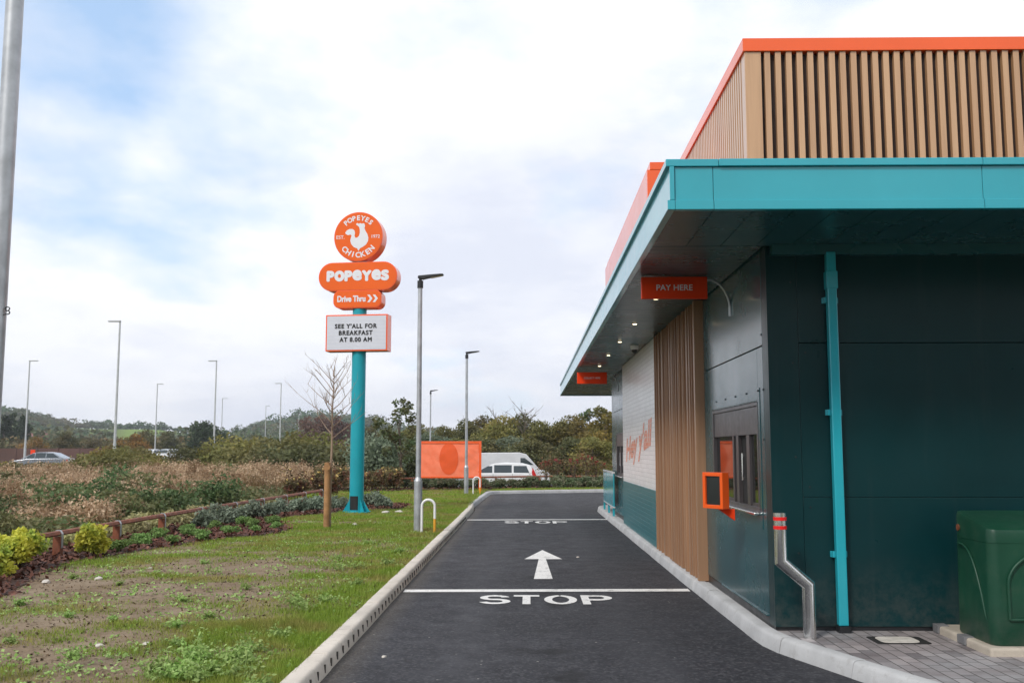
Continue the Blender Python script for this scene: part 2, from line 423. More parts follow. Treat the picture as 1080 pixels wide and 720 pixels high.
# ------------------------------------------------------------------ mesh building
class MB:
    """collects shapes, then links them as one mesh object"""
    def __init__(self):
        self.v = []; self.f = []; self.mi = []; self.cur = 0
    def quad(self, *p):
        i = len(self.v); self.v += [tuple(q) for q in p]
        self.f.append(tuple(range(i, i + len(p)))); self.mi.append(self.cur)
        return self
    def box(self, x0, x1, y0, y1, z0, z1):
        i = len(self.v)
        self.v += [(x0, y0, z0), (x1, y0, z0), (x1, y1, z0), (x0, y1, z0), (x0, y0, z1), (x1, y0, z1), (x1, y1, z1), (x0, y1, z1)]
        for a in ((3, 2, 1, 0), (4, 5, 6, 7), (0, 1, 5, 4), (1, 2, 6, 5), (2, 3, 7, 6), (3, 0, 4, 7)):
            self.f.append(tuple(i + k for k in a)); self.mi.append(self.cur)
        return self
    def prism(self, pts, fn, d0, d1):
        """polygon pts (a,b), extruded along d; fn(a,b,d)->xyz"""
        i = len(self.v); n = len(pts)
        self.v += [tuple(fn(a, b, d0)) for a, b in pts] + [tuple(fn(a, b, d1)) for a, b in pts]
        self.f.append(tuple(range(i + n - 1, i - 1, -1))); self.mi.append(self.cur)
        self.f.append(tuple(range(i + n, i + 2 * n))); self.mi.append(self.cur)
        for k in range(n):
            j = (k + 1) % n
            self.f.append((i + k, i + j, i + n + j, i + n + k)); self.mi.append(self.cur)
        return self
    def tube(self, path, rad, seg=10, caps=True):
        path = [Vector(p) for p in path]
        n = len(path)
        rads = [rad] * n if isinstance(rad, (int, float)) else list(rad)
        base = len(self.v)
        t0 = (path[1] - path[0]).normalized()
        up = Vector((0, 0, 1)) if abs(t0.z) < 0.9 else Vector((1, 0, 0))
        u = t0.cross(up).normalized()
        for k in range(n):
            if k == 0: t = path[1] - path[0]; s = 1.0
            elif k == n - 1: t = path[-1] - path[-2]; s = 1.0
            else:
                a = (path[k] - path[k - 1]).normalized(); b = (path[k + 1] - path[k]).normalized()
                t = a + b
            t = t.normalized()
            if k in (0, n - 1): st = 1.0; mdir = None
            else:
                c = max(0.35, t.dot(a)); st = 1.0 / c
                mdir = (b - a); mdir = mdir.normalized() if mdir.length > 1e-6 else None
            u = (u - t * u.dot(t)).normalized(); w = t.cross(u)
            for q in range(seg):
                an = 2 * PI * q / seg
                off = (u * math.cos(an) + w * math.sin(an)) * rads[k]
                if mdir is not None:
                    off += mdir * off.dot(mdir) * (st - 1)
                self.v.append(tuple(path[k] + off))
        for k in range(n - 1):
            for q in range(seg):
                a = base + k * seg + q; b = base + k * seg + (q + 1) % seg
                self.f.append((a, b, b + seg, a + seg)); self.mi.append(self.cur)
        if caps:
            self.f.append(tuple(base + q for q in range(seg - 1, -1, -1))); self.mi.append(self.cur)
            self.f.append(tuple(base + (n - 1) * seg + q for q in range(seg))); self.mi.append(self.cur)
        return self
    def add(self, v, f, fn=None):
        i = len(self.v)
        self.v += [tuple(fn(p)) if fn else tuple(p) for p in v]
        for q in f:
            self.f.append(tuple(i + k for k in q)); self.mi.append(self.cur)
        return self
    def build(self, name, mat, parent=None, org=(0, 0, 0), loc=None, bevel=0.0, smooth=None, seg=2):
        me = bpy.data.meshes.new(name)
        o0 = org
        me.from_pydata([(p[0] - o0[0], p[1] - o0[1], p[2] - o0[2]) for p in self.v], [], self.f)
        mats = mat if isinstance(mat, (list, tuple)) else [mat]
        for m in mats: me.materials.append(m)
        if len(mats) > 1: me.polygons.foreach_set('material_index', self.mi)
        me.update()
        if smooth is not None:
            me.polygons.foreach_set('use_smooth', [True] * len(me.polygons))
            me.set_sharp_from_angle(angle=R(smooth))
        o = bpy.data.objects.new(name, me); COL.objects.link(o)
        if loc: o.location = loc
        if parent: o.parent = parent
        if bevel:
            b = o.modifiers.new('edge', 'BEVEL'); b.width = bevel; b.segments = seg
            b.limit_method = 'ANGLE'; b.angle_limit = R(35)
            b.harden_normals = False
        return o

def np_mesh(name, verts, faces_per, mat, parent=None, loc=None, smooth=False):
    """verts (n,k,3): n separate k-gons"""
    n, k, _ = verts.shape
    me = bpy.data.meshes.new(name)
    me.vertices.add(n * k); me.vertices.foreach_set('co', verts.reshape(-1).astype(np.float32))
    me.loops.add(n * k); me.loops.foreach_set('vertex_index', np.arange(n * k, dtype=np.int32))
    me.polygons.add(n)
    me.polygons.foreach_set('loop_start', np.arange(0, n * k, k, dtype=np.int32))
    mats = mat if isinstance(mat, (list, tuple)) else [mat]
    for m in mats: me.materials.append(m)
    if isinstance(faces_per, np.ndarray):
        me.polygons.foreach_set('material_index', faces_per.astype(np.int32))
    me.update(calc_edges=True); me.validate()
    o = bpy.data.objects.new(name, me); COL.objects.link(o)
    if loc: o.location = loc
    if parent: o.parent = parent
    return o

def tag(o, label, cat, group=None, kind=None):
    if label: o['label'] = label
    if cat: o['category'] = cat
    if group: o['group'] = group
    if kind: o['kind'] = kind
    return o

def thing(name, loc, label, cat, group=None, rz=0.0):
    o = bpy.data.objects.new(name, None); COL.objects.link(o)
    o.empty_display_size = 0.3
    o.location = loc; o.rotation_euler = (0, 0, rz)
    return tag(o, label, cat, group)

def struct(o):
    o['kind'] = 'structure'; return o
def stuff(o, label=None, cat=None):
    o['kind'] = 'stuff'; return tag(o, label, cat)

def kids(o):
    return [c for c in list(bpy.data.objects) if c.parent == o]
def dup(root, loc, rz=0, scale=1.0, label=None, group=None, ch=None):
    """copy of a thing with copies of its parts and sub-parts"""
    r = root.copy(); COL.objects.link(r)
    r.location = loc; r.rotation_euler = (0, 0, rz)
    r.scale = (scale,) * 3 if isinstance(scale, (int, float)) else scale
    if label: r['label'] = label
    if group: r['group'] = group
    for c in root_children(root):
        d = c.copy(); COL.objects.link(d); d.parent = r
        for e in root_children(c):
            h = e.copy(); COL.objects.link(h); h.parent = d
    return r
CH = {}
def root_children(o):
    if o.name not in CH:
        CH[o.name] = kids(o)
    return CH[o.name]

def text_mesh(body, size=1.0, bold=0.0, align='CENTER', extrude=0.0, spacing=1.0):
    cu = bpy.data.curves.new('tmp', 'FONT')
    cu.body = body; cu.size = size; cu.offset = bold; cu.extrude = extrude
    cu.align_x = align; cu.align_y = 'CENTER'; cu.space_character = spacing
    cu.resolution_u = 6
    o = bpy.data.objects.new('tmp', cu); COL.objects.link(o)
    dg = bpy.context.evaluated_depsgraph_get(); dg.update()
    me = o.evaluated_get(dg).to_mesh()
    v = [tuple(p.co) for p in me.vertices]; f = [tuple(p.vertices) for p in me.polygons]
    o.evaluated_get(dg).to_mesh_clear()
    bpy.data.objects.remove(o); bpy.data.curves.remove(cu)
    return v, f
def fit(v, w=None, h=None):
    xs = [p[0] for p in v]; ys = [p[1] for p in v]
    cx = (min(xs) + max(xs)) / 2; cy = (min(ys) + max(ys)) / 2
    sx = w / (max(xs) - min(xs)) if w else None
    sy = h / (max(ys) - min(ys)) if h else None
    sx = sx or sy; sy = sy or sx
    return [((p[0] - cx) * sx, (p[1] - cy) * sy, p[2]) for p in v]

# value noise in python, for the lawn
_L = rng.random((257, 257))
def vnoise(x, y, s=1.0, o=0.0):
    x = np.asarray(x) * s + o + 100; y = np.asarray(y) * s + o * 1.7 + 100
    xi = np.floor(x).astype(int); yi = np.floor(y).astype(int)
    fx = x - xi; fy = y - yi
    fx = fx * fx * (3 - 2 * fx); fy = fy * fy * (3 - 2 * fy)
    xi %= 256; yi %= 256
    return (_L[xi, yi] * (1 - fx) + _L[xi + 1, yi] * fx) * (1 - fy) + (_L[xi, yi + 1] * (1 - fx) + _L[xi + 1, yi + 1] * fx) * fy
def fbm(x, y, s=1.0, o=0.0):
    return 0.55 * vnoise(x, y, s, o) + 0.28 * vnoise(x, y, s * 2.1, o + 9) + 0.17 * vnoise(x, y, s * 4.3, o + 23)
def sstep(a, b, x):
    t = np.clip((np.asarray(x, float) - a) / (b - a), 0, 1); return t * t * (3 - 2 * t)

# leaves: (n,4,3) rhombs at points
def leaves_at(pts, size, droop=0.0, aspect=0.5, normal_up=0.3, var=0.4):
    n = len(pts)
    d = rng.normal(size=(n, 3)); d[:, 2] *= 0.7; d[:, 2] -= droop
    d /= np.linalg.norm(d, axis=1)[:, None]
    nn = rng.normal(size=(n, 3)); nn[:, 2] += normal_up * 3
    s = np.cross(d, nn); s /= (np.linalg.norm(s, axis=1)[:, None] + 1e-9)
    L = (size * (1 + var * rng.uniform(-1, 1, n)))[:, None]
    a = pts - d * L * 0.5; c = pts + d * L * 0.5
    b = pts + s * L * aspect * 0.5 + d * L * 0.06; e = pts - s * L * aspect * 0.5 + d * L * 0.06
    return np.stack([a, b, c, e], axis=1)

def shell_points(n, centers, radii, inner=0.55, flat=1.0):
    """points through the outer part of many overlapping clumps"""
    centers = np.asarray(centers, float); radii = np.asarray(radii, float)
    w = radii ** 2; w /= w.sum()
    k = rng.choice(len(centers), n, p=w)
    d = rng.normal(size=(n, 3)); d /= np.linalg.norm(d, axis=1)[:, None]
    r = inner + (1 - inner) * rng.random(n) ** 0.6
    r *= 1 + 0.22 * rng.normal(size=n) * (rng.random(n) < 0.25)
    p = d * (radii[k] * r)[:, None]
    p[:, 2] *= flat
    return centers[k] + p

# ------------------------------------------------------------------ the setting
KH = 0.12
def grid_mesh(name, xs, ys, zf, mat, attr=None, attrf=None, keep=None):
    X, Y = np.meshgrid(xs, ys, indexing='ij')
    Z = zf(X, Y)
    nx, ny = len(xs), len(ys)
    v = np.stack([X, Y, Z], axis=-1).reshape(-1, 3)
    f = []
    for i in range(nx - 1):
        for j in range(ny - 1):
            if keep is not None and not keep((xs[i] + xs[i + 1]) / 2, (ys[j] + ys[j + 1]) / 2): continue
            a = i * ny + j
            f.append((a, a + ny, a + ny + 1, a + 1))
    me = bpy.data.meshes.new(name); me.from_pydata(v.tolist(), [], f)
    me.materials.append(mat)
    if attr:
        at = me.attributes.new(attr, 'FLOAT', 'POINT')
        at.data.foreach_set('value', attrf(X, Y).reshape(-1).astype(np.float32))
    me.polygons.foreach_set('use_smooth', [True] * len(me.polygons))
    me.update()
    o = bpy.data.objects.new(name, me); COL.objects.link(o)
    return o

def ground_z(x, y):
    x = np.asarray(x, float); y = np.asarray(y, float)
    return -0.06 - 0.42 * sstep(43.0, 48.0, y) * sstep(-18.0, -12.0, x)
gx_ = np.concatenate([[-1600, -900, -300, -120, -60, -30], np.arange(-20, 24, 2.0), [30, 60, 120, 300, 900, 1600]])
gy_ = np.concatenate([[-110, -60, -20, 0, 10, 20, 30, 38], np.arange(42, 50, 0.75), [55, 70, 90, 120, 200, 400, 900, 1600]])
struct(grid_mesh('ground', gx_, gy_, ground_z, M['scrubsoil']))

# lawn, with bare patches
def lawn_z(x, y):
    return 0.092 + 0.045 * (fbm(x, y, 0.9, 3) - 0.5) * sstep(1.62, 2.2, -np.asarray(x)) + 0.016 * (vnoise(x, y, 6, 5) - 0.5) * sstep(1.62, 1.9, -np.asarray(x))
def grassiness(x, y):
    x = np.asarray(x, float); y = np.asarray(y, float)
    near = sstep(3.0, 1.7, -x) * 0.30
    far = sstep(11.5, 18.5, y) * 0.42
    strip = 0.16 * sstep(7.6, 6.8, y)
    g = 0.245 + near + far + strip + 1.35 * (fbm(x * 0.55, y, 0.95, 41) - 0.47) + 0.65 * (vnoise(x, y, 2.6, 13) - 0.5)
    return np.clip(g, 0.0, 1.0)
lx = np.arange(-8.2, -1.53, 0.14); ly = np.arange(2.0, 43.0, 0.2)
lawn = grid_mesh('lawn', lx, ly, lawn_z, M['lawn'], 'grassiness', grassiness)
struct(lawn)
# verge beyond the bend
def verge_keep(x, y): return y > 38.05 + (x + 1.5) * 0.385 if x < 3 else y > 39.9
verge = grid_mesh('lawn_verge', np.arange(-1.75, 22, 0.25), np.arange(36.4, 43.2, 0.2), lambda x, y: 0.098 + 0.02 * (vnoise(x, y, 2, 7) - 0.5), M['lawn'], 'grassiness', lambda x, y: np.clip(0.85 + 0 * x, 0, 1), verge_keep)
struct(verge)

# lane
lane = MB()
lane.quad((-1.46, -8, 0), (6, -8, 0), (6, 5.0, 0), (3.2, 5.0, 0), (2.36, 7.19, 0), (1.96, 8.33, 0), (1.92, 10.5, 0), (1.90, 16, 0), (1.86, 24, 0), (1.86, 27.2, 0), (-1.46, 27.2, 0))
lane.quad((-1.46, 27.2, 0), (1.86, 27.2, 0), (2.1, 28.2, 0), (3.0, 29.4, 0), (22, 29.6, 0), (22, 40.1, 0), (4.2, 39.7, 0), (-1.0, 37.75, 0), (-1.42, 37.2, 0), (-1.56, 28.8, 0))
struct(lane.build('lane_asphalt', M['asphalt']))

# pavement round the building (blocks)
pv = MB()
pv.quad((2.02, 8.30, KH - .004), (2.40, 7.19, KH - .004), (3.20, 5.0, KH - .004), (3.9, 3.2, KH - .004), (14, 3.2, KH - .004), (14, 8.6, KH - .004), (2.06, 8.6, KH - .004))
struct(pv.build('pavement', M['paving']))

# kerb runs: list of plan points of the road edge; blocks with thin joints
def kerb_run(name, pts, width, mat, block=0.915, h=KH, batter=0.03, side=1, rad=0.012):
    P = [Vector((p[0], p[1], 0)) for p in pts]
    cum = [0]
    for a, b in zip(P, P[1:]): cum.append(cum[-1] + (b - a).length)
    def at(s):
        s = max(0, min(cum[-1], s))
        for k in range(len(P) - 1):
            if s <= cum[k + 1] + 1e-9:
                t = (s - cum[k]) / (cum[k + 1] - cum[k]); return P[k].lerp(P[k + 1], t), (P[k + 1] - P[k]).normalized()
    def nrm(s):
        a, _ = at(s - 0.25); b, _ = at(s + 0.25); d = (b - a).normalized()
        return Vector((-d.y, d.x, 0)) * side
    mb = MB(); s = 0.0
    prof = [(0, -0.06), (0, 0.0), (batter * 0.55, h - 0.03), (batter * 0.8, h - 0.012), (batter + 0.012, h), (width, h), (width, -0.06)]
    while s < cum[-1] - 0.02:
        e = min(s + block, cum[-1])
        ring = []
        m = 3
        dz = random.uniform(-.003, .003); dx = random.uniform(-.003, .003)
        for q in range(m + 1):
            ss = s + 0.004 + (e - s - 0.008) * q / m
            p, _ = at(ss); n = nrm(ss)
            ring.append([(p + n * (a + dx)) + Vector((0, 0, b + (dz if b > 0.02 else 0))) for a, b in prof])
        i = len(mb.v); k = len(prof)
        for r in ring: mb.v += [tuple(q) for q in r]
        for q in range(m):
            for j in range(k):
                a = i + q * k + j; b = i + q * k + (j + 1) % k
                mb.f.append((a, b, b + k, a + k)); mb.mi.append(0)
        mb.f.append(tuple(i + j for j in range(k - 1, -1, -1))); mb.mi.append(0)
        mb.f.append(tuple(i + m * k + j for j in range(k))); mb.mi.append(0)
        s = e
    o = mb.build(name, mat, smooth=40)
    bm = bmesh.new(); bm.from_mesh(o.data); bmesh.ops.recalc_face_normals(bm, faces=bm.faces); bm.to_mesh(o.data); bm.free()
    return struct(o)
kerb_run('kerb', [(-1.455, 1.0), (-1.455, 23.0), (-1.47, 26.5), (-1.54, 28.6)], 0.145, M['kerb'], block=0.5, side=1, batter=0.03)
kerb_run('kerb_far', [(-1.54, 28.61), (-1.46, 34.0), (-1.40, 37.0), (-1.28, 37.45), (-1.0, 37.72), (0.5, 38.30), (3.0, 39.2), (5, 39.7), (22, 40.05)], 0.15, M['kerb_grey'], side=1)
kerb_run('kerb_building', [(3.9, 3.0), (3.14, 4.95), (2.32, 7.19), (2.06, 7.95), (1.97, 8.22), (1.925, 8.55), (1.905, 10.5), (1.885, 12.5), (1.875, 16), (1.845, 24.0), (1.845, 26.9), (1.90, 27.35), (2.1, 27.9), (2.5, 28.6), (3.2, 29.2), (6, 29.4)], 0.125, M['kerb_grey'], block=0.915, side=-1, batter=0.035)
# strip behind the kerb up to the wall
st = MB()
st.quad((2.0, 8.45, KH - .006), (2.12, 8.45, KH - .006), (2.12, 24.6, KH - .006), (1.94, 24.6, KH - .006))
st.quad((1.94, 24.6, KH - .006), (6, 24.6, KH - .006), (6, 29.3, KH - .006), (3.2, 29.1, KH - .006), (2.6, 28.5, KH - .006), (2.2, 27.8, KH - .006), (1.96, 27.2, KH - .006))
struct(st.build('pavement_strip', M['kerb_grey']))
# drain slots in the near kerb
sl = MB()
for k in range(84):
    y = 4.0 + k * 0.235
    sl.box(-1.4665, -1.4535, y, y + 0.013, 0.022, 0.080)
struct(sl.build('kerb_slots', M['kerbslot']))

# road markings, each a sheet just above the asphalt
def mark_poly(mb, pts, z=0.005):
    mb.quad(*[(p[0], p[1], z) for p in pts])
for nm, y, tilt in (('stop_line', 11.62, 0.12), ('stop_line', 23.45, 0.22)):
    mb = MB(); n = 12
    for k in range(n):
        xa = -1.43 + 3.29 * k / n; xb = -1.43 + 3.29 * (k + 1) / n
        fa = y + tilt * (k / n); fb = y + tilt * ((k + 1) / n)
        mark_poly(mb, [(xa, fa - .10), (xb, fb - .10), (xb, fb + .11), (xa, fa + .11)])
    o = struct(mb.build('stop_line_marking', M['marking']))
def stop_word(cx, cy, w, d):
    """wide road lettering drawn as strokes in a unit box per letter"""
    mb = MB()
    def stroke(pts, wx, wy, ox):
        # ribbon with elliptical pen
        P = [Vector((p[0], p[1])) for p in pts]; L = []
        for i, p in enumerate(P):
            a = P[max(0, i - 1)]; b = P[min(len(P) - 1, i + 1)]
            t = (b - a).normalized(); n = Vector((-t.y, t.x))
            L.append((p + Vector((n.x * wx, n.y * wy)), p - Vector((n.x * wx, n.y * wy))))
        for (a, b), (c, e) in zip(L, L[1:]):
            mark_poly(mb, [(cx + (q.x + ox) * w, cy + q.y * d) for q in (a, c, e, b)])
    wx, wy = 0.030, 0.085
    def arc(c, rx, ry, a0, a1, n=14):
        return [(c[0] + rx * math.cos(R(a0 + (a1 - a0) * k / n)), c[1] + ry * math.sin(R(a0 + (a1 - a0) * k / n))) for k in range(n + 1)]
    s = arc((0.10, 0.21), 0.075, 0.20, 15, 270, 14)
    s = arc((0.10, 0.205), 0.085, 0.205, 10, 255, 12) + arc((0.105, -0.205), 0.09, 0.205, 80, -165, 14)
    stroke(s, wx, wy, -0.5)
    stroke([(0.0, 0.415), (0.20, 0.415)], wx, wy, -0.255)
    stroke([(0.10, 0.33), (0.10, -0.5)], wx, wy, -0.255)
    stroke(arc((0.115, 0), 0.095, 0.415, 90, 450, 30), wx, wy, -0.01)
    stroke([(0.03, 0.5), (0.03, -0.5)], wx, wy, 0.265)
    stroke([(0.06, 0.415), (0.12, 0.415)] + arc((0.125, 0.205), 0.085, 0.21, 88, -88, 12) + [(0.12, -0.005), (0.06, -0.005)], wx, wy, 0.265)
    o = struct(mb.build('stop_lettering_marking', M['marking']))
stop_word(0.20, 10.98, 1.42, 0.66)
stop_word(0.18, 22.72, 1.40, 0.70)
ar = MB()
mark_poly(ar, [(0.069, 12.72), (0.307, 12.72), (0.262, 15.02), (0.155, 15.02)])
mark_poly(ar, [(-0.06, 15.02), (0.505, 15.03), (0.228, 16.38)])
struct(ar.build('arrow_marking', M['marking']))

# ------------------------------------------------------------------ the restaurant
B = (2.06, 8.5, 0.0)
bld = thing('drive_thru_restaurant', B, 'dark teal drive-thru restaurant with turquoise canopy, timber slat screen and white brick panel', 'building')
def part(mb, name, mat, parent=bld, **kw):
    return mb.build(name, mat, parent, org=B, **kw)
ZS = 3.37
# walls (core + cladding panels with shadow joints)
w = MB()
w.box(2.10, 14.0, 8.54, 30.5, KH - .02, 3.75) if False else None
w.box(2.10, 14.0, 8.54, 24.40, KH - .02, 3.70)
w.box(3.60, 14.0, 24.41, 29.0, KH - .02, 3.70)
part(w, 'wall_core', M['slot'])
fr = MB()
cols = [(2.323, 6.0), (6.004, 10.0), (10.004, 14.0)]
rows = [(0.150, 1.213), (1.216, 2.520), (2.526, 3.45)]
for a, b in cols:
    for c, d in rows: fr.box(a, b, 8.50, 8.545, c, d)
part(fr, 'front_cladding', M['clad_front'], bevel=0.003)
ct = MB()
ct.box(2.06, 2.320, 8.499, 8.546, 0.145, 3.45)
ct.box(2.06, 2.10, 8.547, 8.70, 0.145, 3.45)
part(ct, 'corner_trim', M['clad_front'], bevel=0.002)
sd = MB()
# side panels round the pay window (opening y 8.92..11.10, z 1.06..2.04)
for c, d in ((0.20, 1.055), ):
    sd.box(2.06, 2.105, 8.704, 11.70, c, d)
sd.box(2.06, 2.105, 8.704, 8.915, 1.0555, 2.516)
sd.box(2.06, 2.105, 11.105, 11.70, 1.0555, 2.516)
sd.box(2.06, 2.105, 8.9155, 11.1045, 2.045, 2.516)
sd.box(2.06, 2.105, 8.704, 11.70, 2.526, 3.45)
part(sd, 'side_cladding', M['clad'], bevel=0.003)
sd = MB()
# far side panels round the collection window (y 21.55..23.2, z 1.05..2.0)
sd.box(2.06, 2.105, 20.6, 24.45, 0.20, 1.045)
sd.box(2.06, 2.105, 20.6, 21.55, 1.0455, 2.516)
sd.box(2.06, 2.105, 23.20, 24.45, 1.0455, 2.516)
sd.box(2.06, 2.105, 21.5505, 23.1995, 2.005, 2.516)
sd.box(2.06, 2.105, 20.6, 24.45, 2.526, 3.45)
part(sd, 'side_cladding', M['clad'], bevel=0.003)
bs = MB()
bs.box(2.064, 2.098, 8.52, 24.44, KH - .015, 0.194)
bs.box(2.08, 14, 8.512, 8.54, KH - .015, 0.147)
part(bs, 'base_strip', M['bronze_dark'])
fl = MB()   # flashing lip low on the side wall
fl.box(2.046, 2.0595, 8.75, 10.75, 0.196, 0.206)
part(fl, 'base_flashing', M['clad'])
# window flashing plate
ff = MB()
ff.box(2.055, 2.0595, 8.84, 11.16, 2.055, 2.16)
ff.box(2.055, 2.0595, 8.84, 8.912, 0.92, 2.0545)
part(ff, 'window_flashing', M['clad'])
for y, z, x in ((8.70, 2.135, 2.059), (8.88, 2.135, 2.054), (9.35, 2.135, 2.054), (9.85, 2.135, 2.054), (10.35, 2.135, 2.054), (10.85, 2.135, 2.054), (8.72, 2.62, 2.059), (8.72, 1.7, 2.059)):
    rv = MB(); rv.tube([(x, y, z), (x - .007, y, z)], 0.009, 8)
    part(rv, 'rivet', M['black'])

for x, z in ((2.27, 3.05), (2.27, 2.35), (2.27, 1.55), (2.27, 0.75), (2.38, 2.44), (2.38, 1.30), (2.38, 1.13), (2.38, 0.30)):
    rv = MB(); rv.tube([(x, 8.4995, z), (x, 8.4935, z)], 0.008, 8)
    part(rv, 'rivet', M['black'])
# timber cladding: vertical battens of uneven depth
tm = MB(); y = 11.60; random.seed(3)
tm.box(2.004, 2.10, 11.604, 15.44, KH + .005, 3.36)
k = 0
while y < 15.42:
    wd = random.choice((0.022, 0.03, 0.04))
    dp = 1.952 + random.choice((0.0, 0.010, 0.022, 0.034, 0.046))
    if k == 0: wd, dp = 0.09, 1.950
    tm.box(dp, 2.10 if k == 0 else 2.0035, y, min(y + wd, 15.45), KH + .004, 3.365)
    y += wd + 0.005; k += 1
part(tm, 'timber_cladding', M['cladwood'], bevel=0.004)
# brick panel
bw = MB(); bw.box(1.972, 2.10, 15.456, 20.72, 0.992, 3.365)
wb = part(bw, 'white_brick_wall', M['brickwhite'], bevel=0.004)
bt = MB(); bt.box(1.966, 2.10, 15.456, 20.73, KH + .004, 0.990)
part(bt, 'teal_brick_wall', M['brickteal'], bevel=0.004)
# mural lettering in painted bricks
v, f = text_mesh("Hey y'all", 1.0, 0.035)
v = fit(v, 4.05, 0.62)
mu = MB()
def mur(p):
    u = p[0]; zz = p[1] + 0.22 * p[1] * 0
    s = u + 0.45 * p[1]
    return (1.969, 18.0 - s, 1.70 + p[1] + 0.075 * u)
mu.add(v, f, mur)
mul = part(mu, 'lettering', M['brickorange'], parent=wb)

# pay window
def serving_window(y0, y1, z0, z1, bays, label=None):
    fx = 2.075
    fm = MB()
    fm.box(2.052, 2.16, y0, y1, z1 - 0.035, z1)
    fm.box(2.052, 2.16, y0, y1, z0, z0 + 0.04)
    fm.box(2.052, 2.16, y0, y0 + 0.05, z0 + .0405, z1 - .0355)
    fm.box(2.052, 2.16, y1 - 0.05, y1, z0 + .0405, z1 - .0355)
    fo = part(fm, 'serving_window', M['bronze'], bevel=0.003)
    hd = MB(); hd.box(2.062, 2.15, y0 + .0505, y1 - .0505, z1 - 0.29, z1 - .036)
    part(hd, 'header_box', M['bronze'], parent=fo, bevel=0.004)
    zz0, zz1 = z0 + .0405, z1 - 0.2905
    for a, b in bays['post']:
        mb = MB(); mb.box(2.064, 2.14, a, b, zz0, zz1)
        part(mb, 'mullion', M['bronze'], parent=fo, bevel=0.003)
    for a, b in bays['pane']:
        mb = MB(); mb.box(2.088, 2.096, a, b, zz0 + .03, zz1)
        part(mb, 'pane', M['glass'], parent=fo)
        mb = MB(); mb.box(2.078, 2.105, a, b, zz0, zz0 + .0295)
        part(mb, 'pane_rail', M['bronze'], parent=fo)
    for a, b in bays['dark']:
        mb = MB(); mb.box(2.11, 2.118, a, b, zz0, zz1)
        part(mb, 'sliding_leaf', M['glass'], parent=fo)
    for a in bays['handle']:
        mb = MB(); mb.tube([(2.075, a, zz0 + .22), (2.075, a, zz0 + .48)], 0.009, 8)
        mb.box(2.078, 2.11, a - .01, a + .01, zz0 + .23, zz0 + .25); mb.box(2.078, 2.11, a - .01, a + .01, zz0 + .45, zz0 + .47)
        part(mb, 'handle', M['steel'], parent=fo)
    mb = MB(); mb.box(2.005, 2.11, y0 + .02, y1 - .02, z0 - 0.028, z0 - 0.002)
    part(mb, 'sill', M['steel'], parent=fo, bevel=0.006)
    return fo
serving_window(8.92, 11.10, 1.06, 2.04, dict(post=[(9.82, 9.93), (9.34, 9.46), (10.04, 10.10)], pane=[(10.105, 11.045), (8.975, 9.335)], dark=[(9.465, 10.035)], handle=[9.70]))
serving_window(21.56, 23.19, 1.05, 2.0, dict(post=[(22.3, 22.4)], pane=[(22.405, 23.135), (21.615, 22.295)], dark=[], handle=[]))

# canopy: fascia, soffit planks, roof deck, downlights
cn = MB(); cn.box(1.12, 14.0, 7.20, 31.6, ZS + 0.035, 3.66)
can = part(cn, 'canopy', M['roof'])
fa = MB()
ZB, ZT = 3.35, 3.728
def fascia_side(y0, y1):
    fa.box(1.040, 1.075, y0, y1, ZB + .072, ZT - .055)
    fa.box(1.022, 1.077, y0, y1, ZB, ZB + .0715)
    fa.box(1.014, 1.40, y0, y1, ZT - .0545, ZT)
def fascia_front(x0, x1):
    fa.box(x0, x1, 7.115, 7.150, ZB + .072, ZT - .055)
    fa.box(x0, x1, 7.097, 7.152, ZB, ZB + .0715)
    fa.box(x0, x1, 7.089, 7.50, ZT - .0545, ZT)
ys = [7.097, 10.4, 13.8, 17.2, 20.6, 24.0, 27.4, 31.69]
for a, b in zip(ys, ys[1:]): fascia_side(a + (.002 if a > 7.1 else 0), b - .002)
xs = [1.0775, 1.36, 3.32, 6.32, 9.32, 14.0]
for a, b in zip(xs, xs[1:]):
    x0, x1 = a + .0015, b - .0015
    fa.box(x0, x1, 7.115, 7.150, ZB + .072, ZT - .055)
    fa.box(x0, x1, 7.097, 7.152, ZB, ZB + .0715)
    fa.box(max(x0, 1.4015), x1, 7.089, 7.50, ZT - .0545, ZT) if x1 > 1.41 else None
fa.box(1.42, 4.0, 31.64, 31.69, ZB, ZT); fa.box(1.0775, 1.4195, 31.64, 31.69, ZB, ZT - .056)
part(fa, 'fascia', M['teal'], parent=can, bevel=0.004)
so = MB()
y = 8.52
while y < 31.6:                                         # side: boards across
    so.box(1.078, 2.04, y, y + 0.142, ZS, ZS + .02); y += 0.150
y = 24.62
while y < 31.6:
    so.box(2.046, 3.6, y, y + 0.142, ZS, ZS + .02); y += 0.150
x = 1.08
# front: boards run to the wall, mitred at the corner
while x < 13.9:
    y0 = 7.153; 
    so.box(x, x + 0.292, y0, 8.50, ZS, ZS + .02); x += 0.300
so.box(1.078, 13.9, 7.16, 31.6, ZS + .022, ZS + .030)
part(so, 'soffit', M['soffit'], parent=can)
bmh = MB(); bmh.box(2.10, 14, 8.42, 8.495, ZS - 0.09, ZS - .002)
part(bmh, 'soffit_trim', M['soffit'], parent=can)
for y in (11.43, 13.73, 16.0, 18.28, 20.6, 22.9):
    mb = MB(); mb.tube([(1.49, y, ZS - .012), (1.49, y, ZS - .002)], 0.042, 20)
    dl = part(mb, 'downlight', M['steel'], parent=can)
    mb = MB(); mb.tube([(1.49, y, ZS - .018), (1.49, y, ZS - .0125)], 0.028, 16)
    l = part(mb, 'lamp', M['downlight'], parent=can)
    
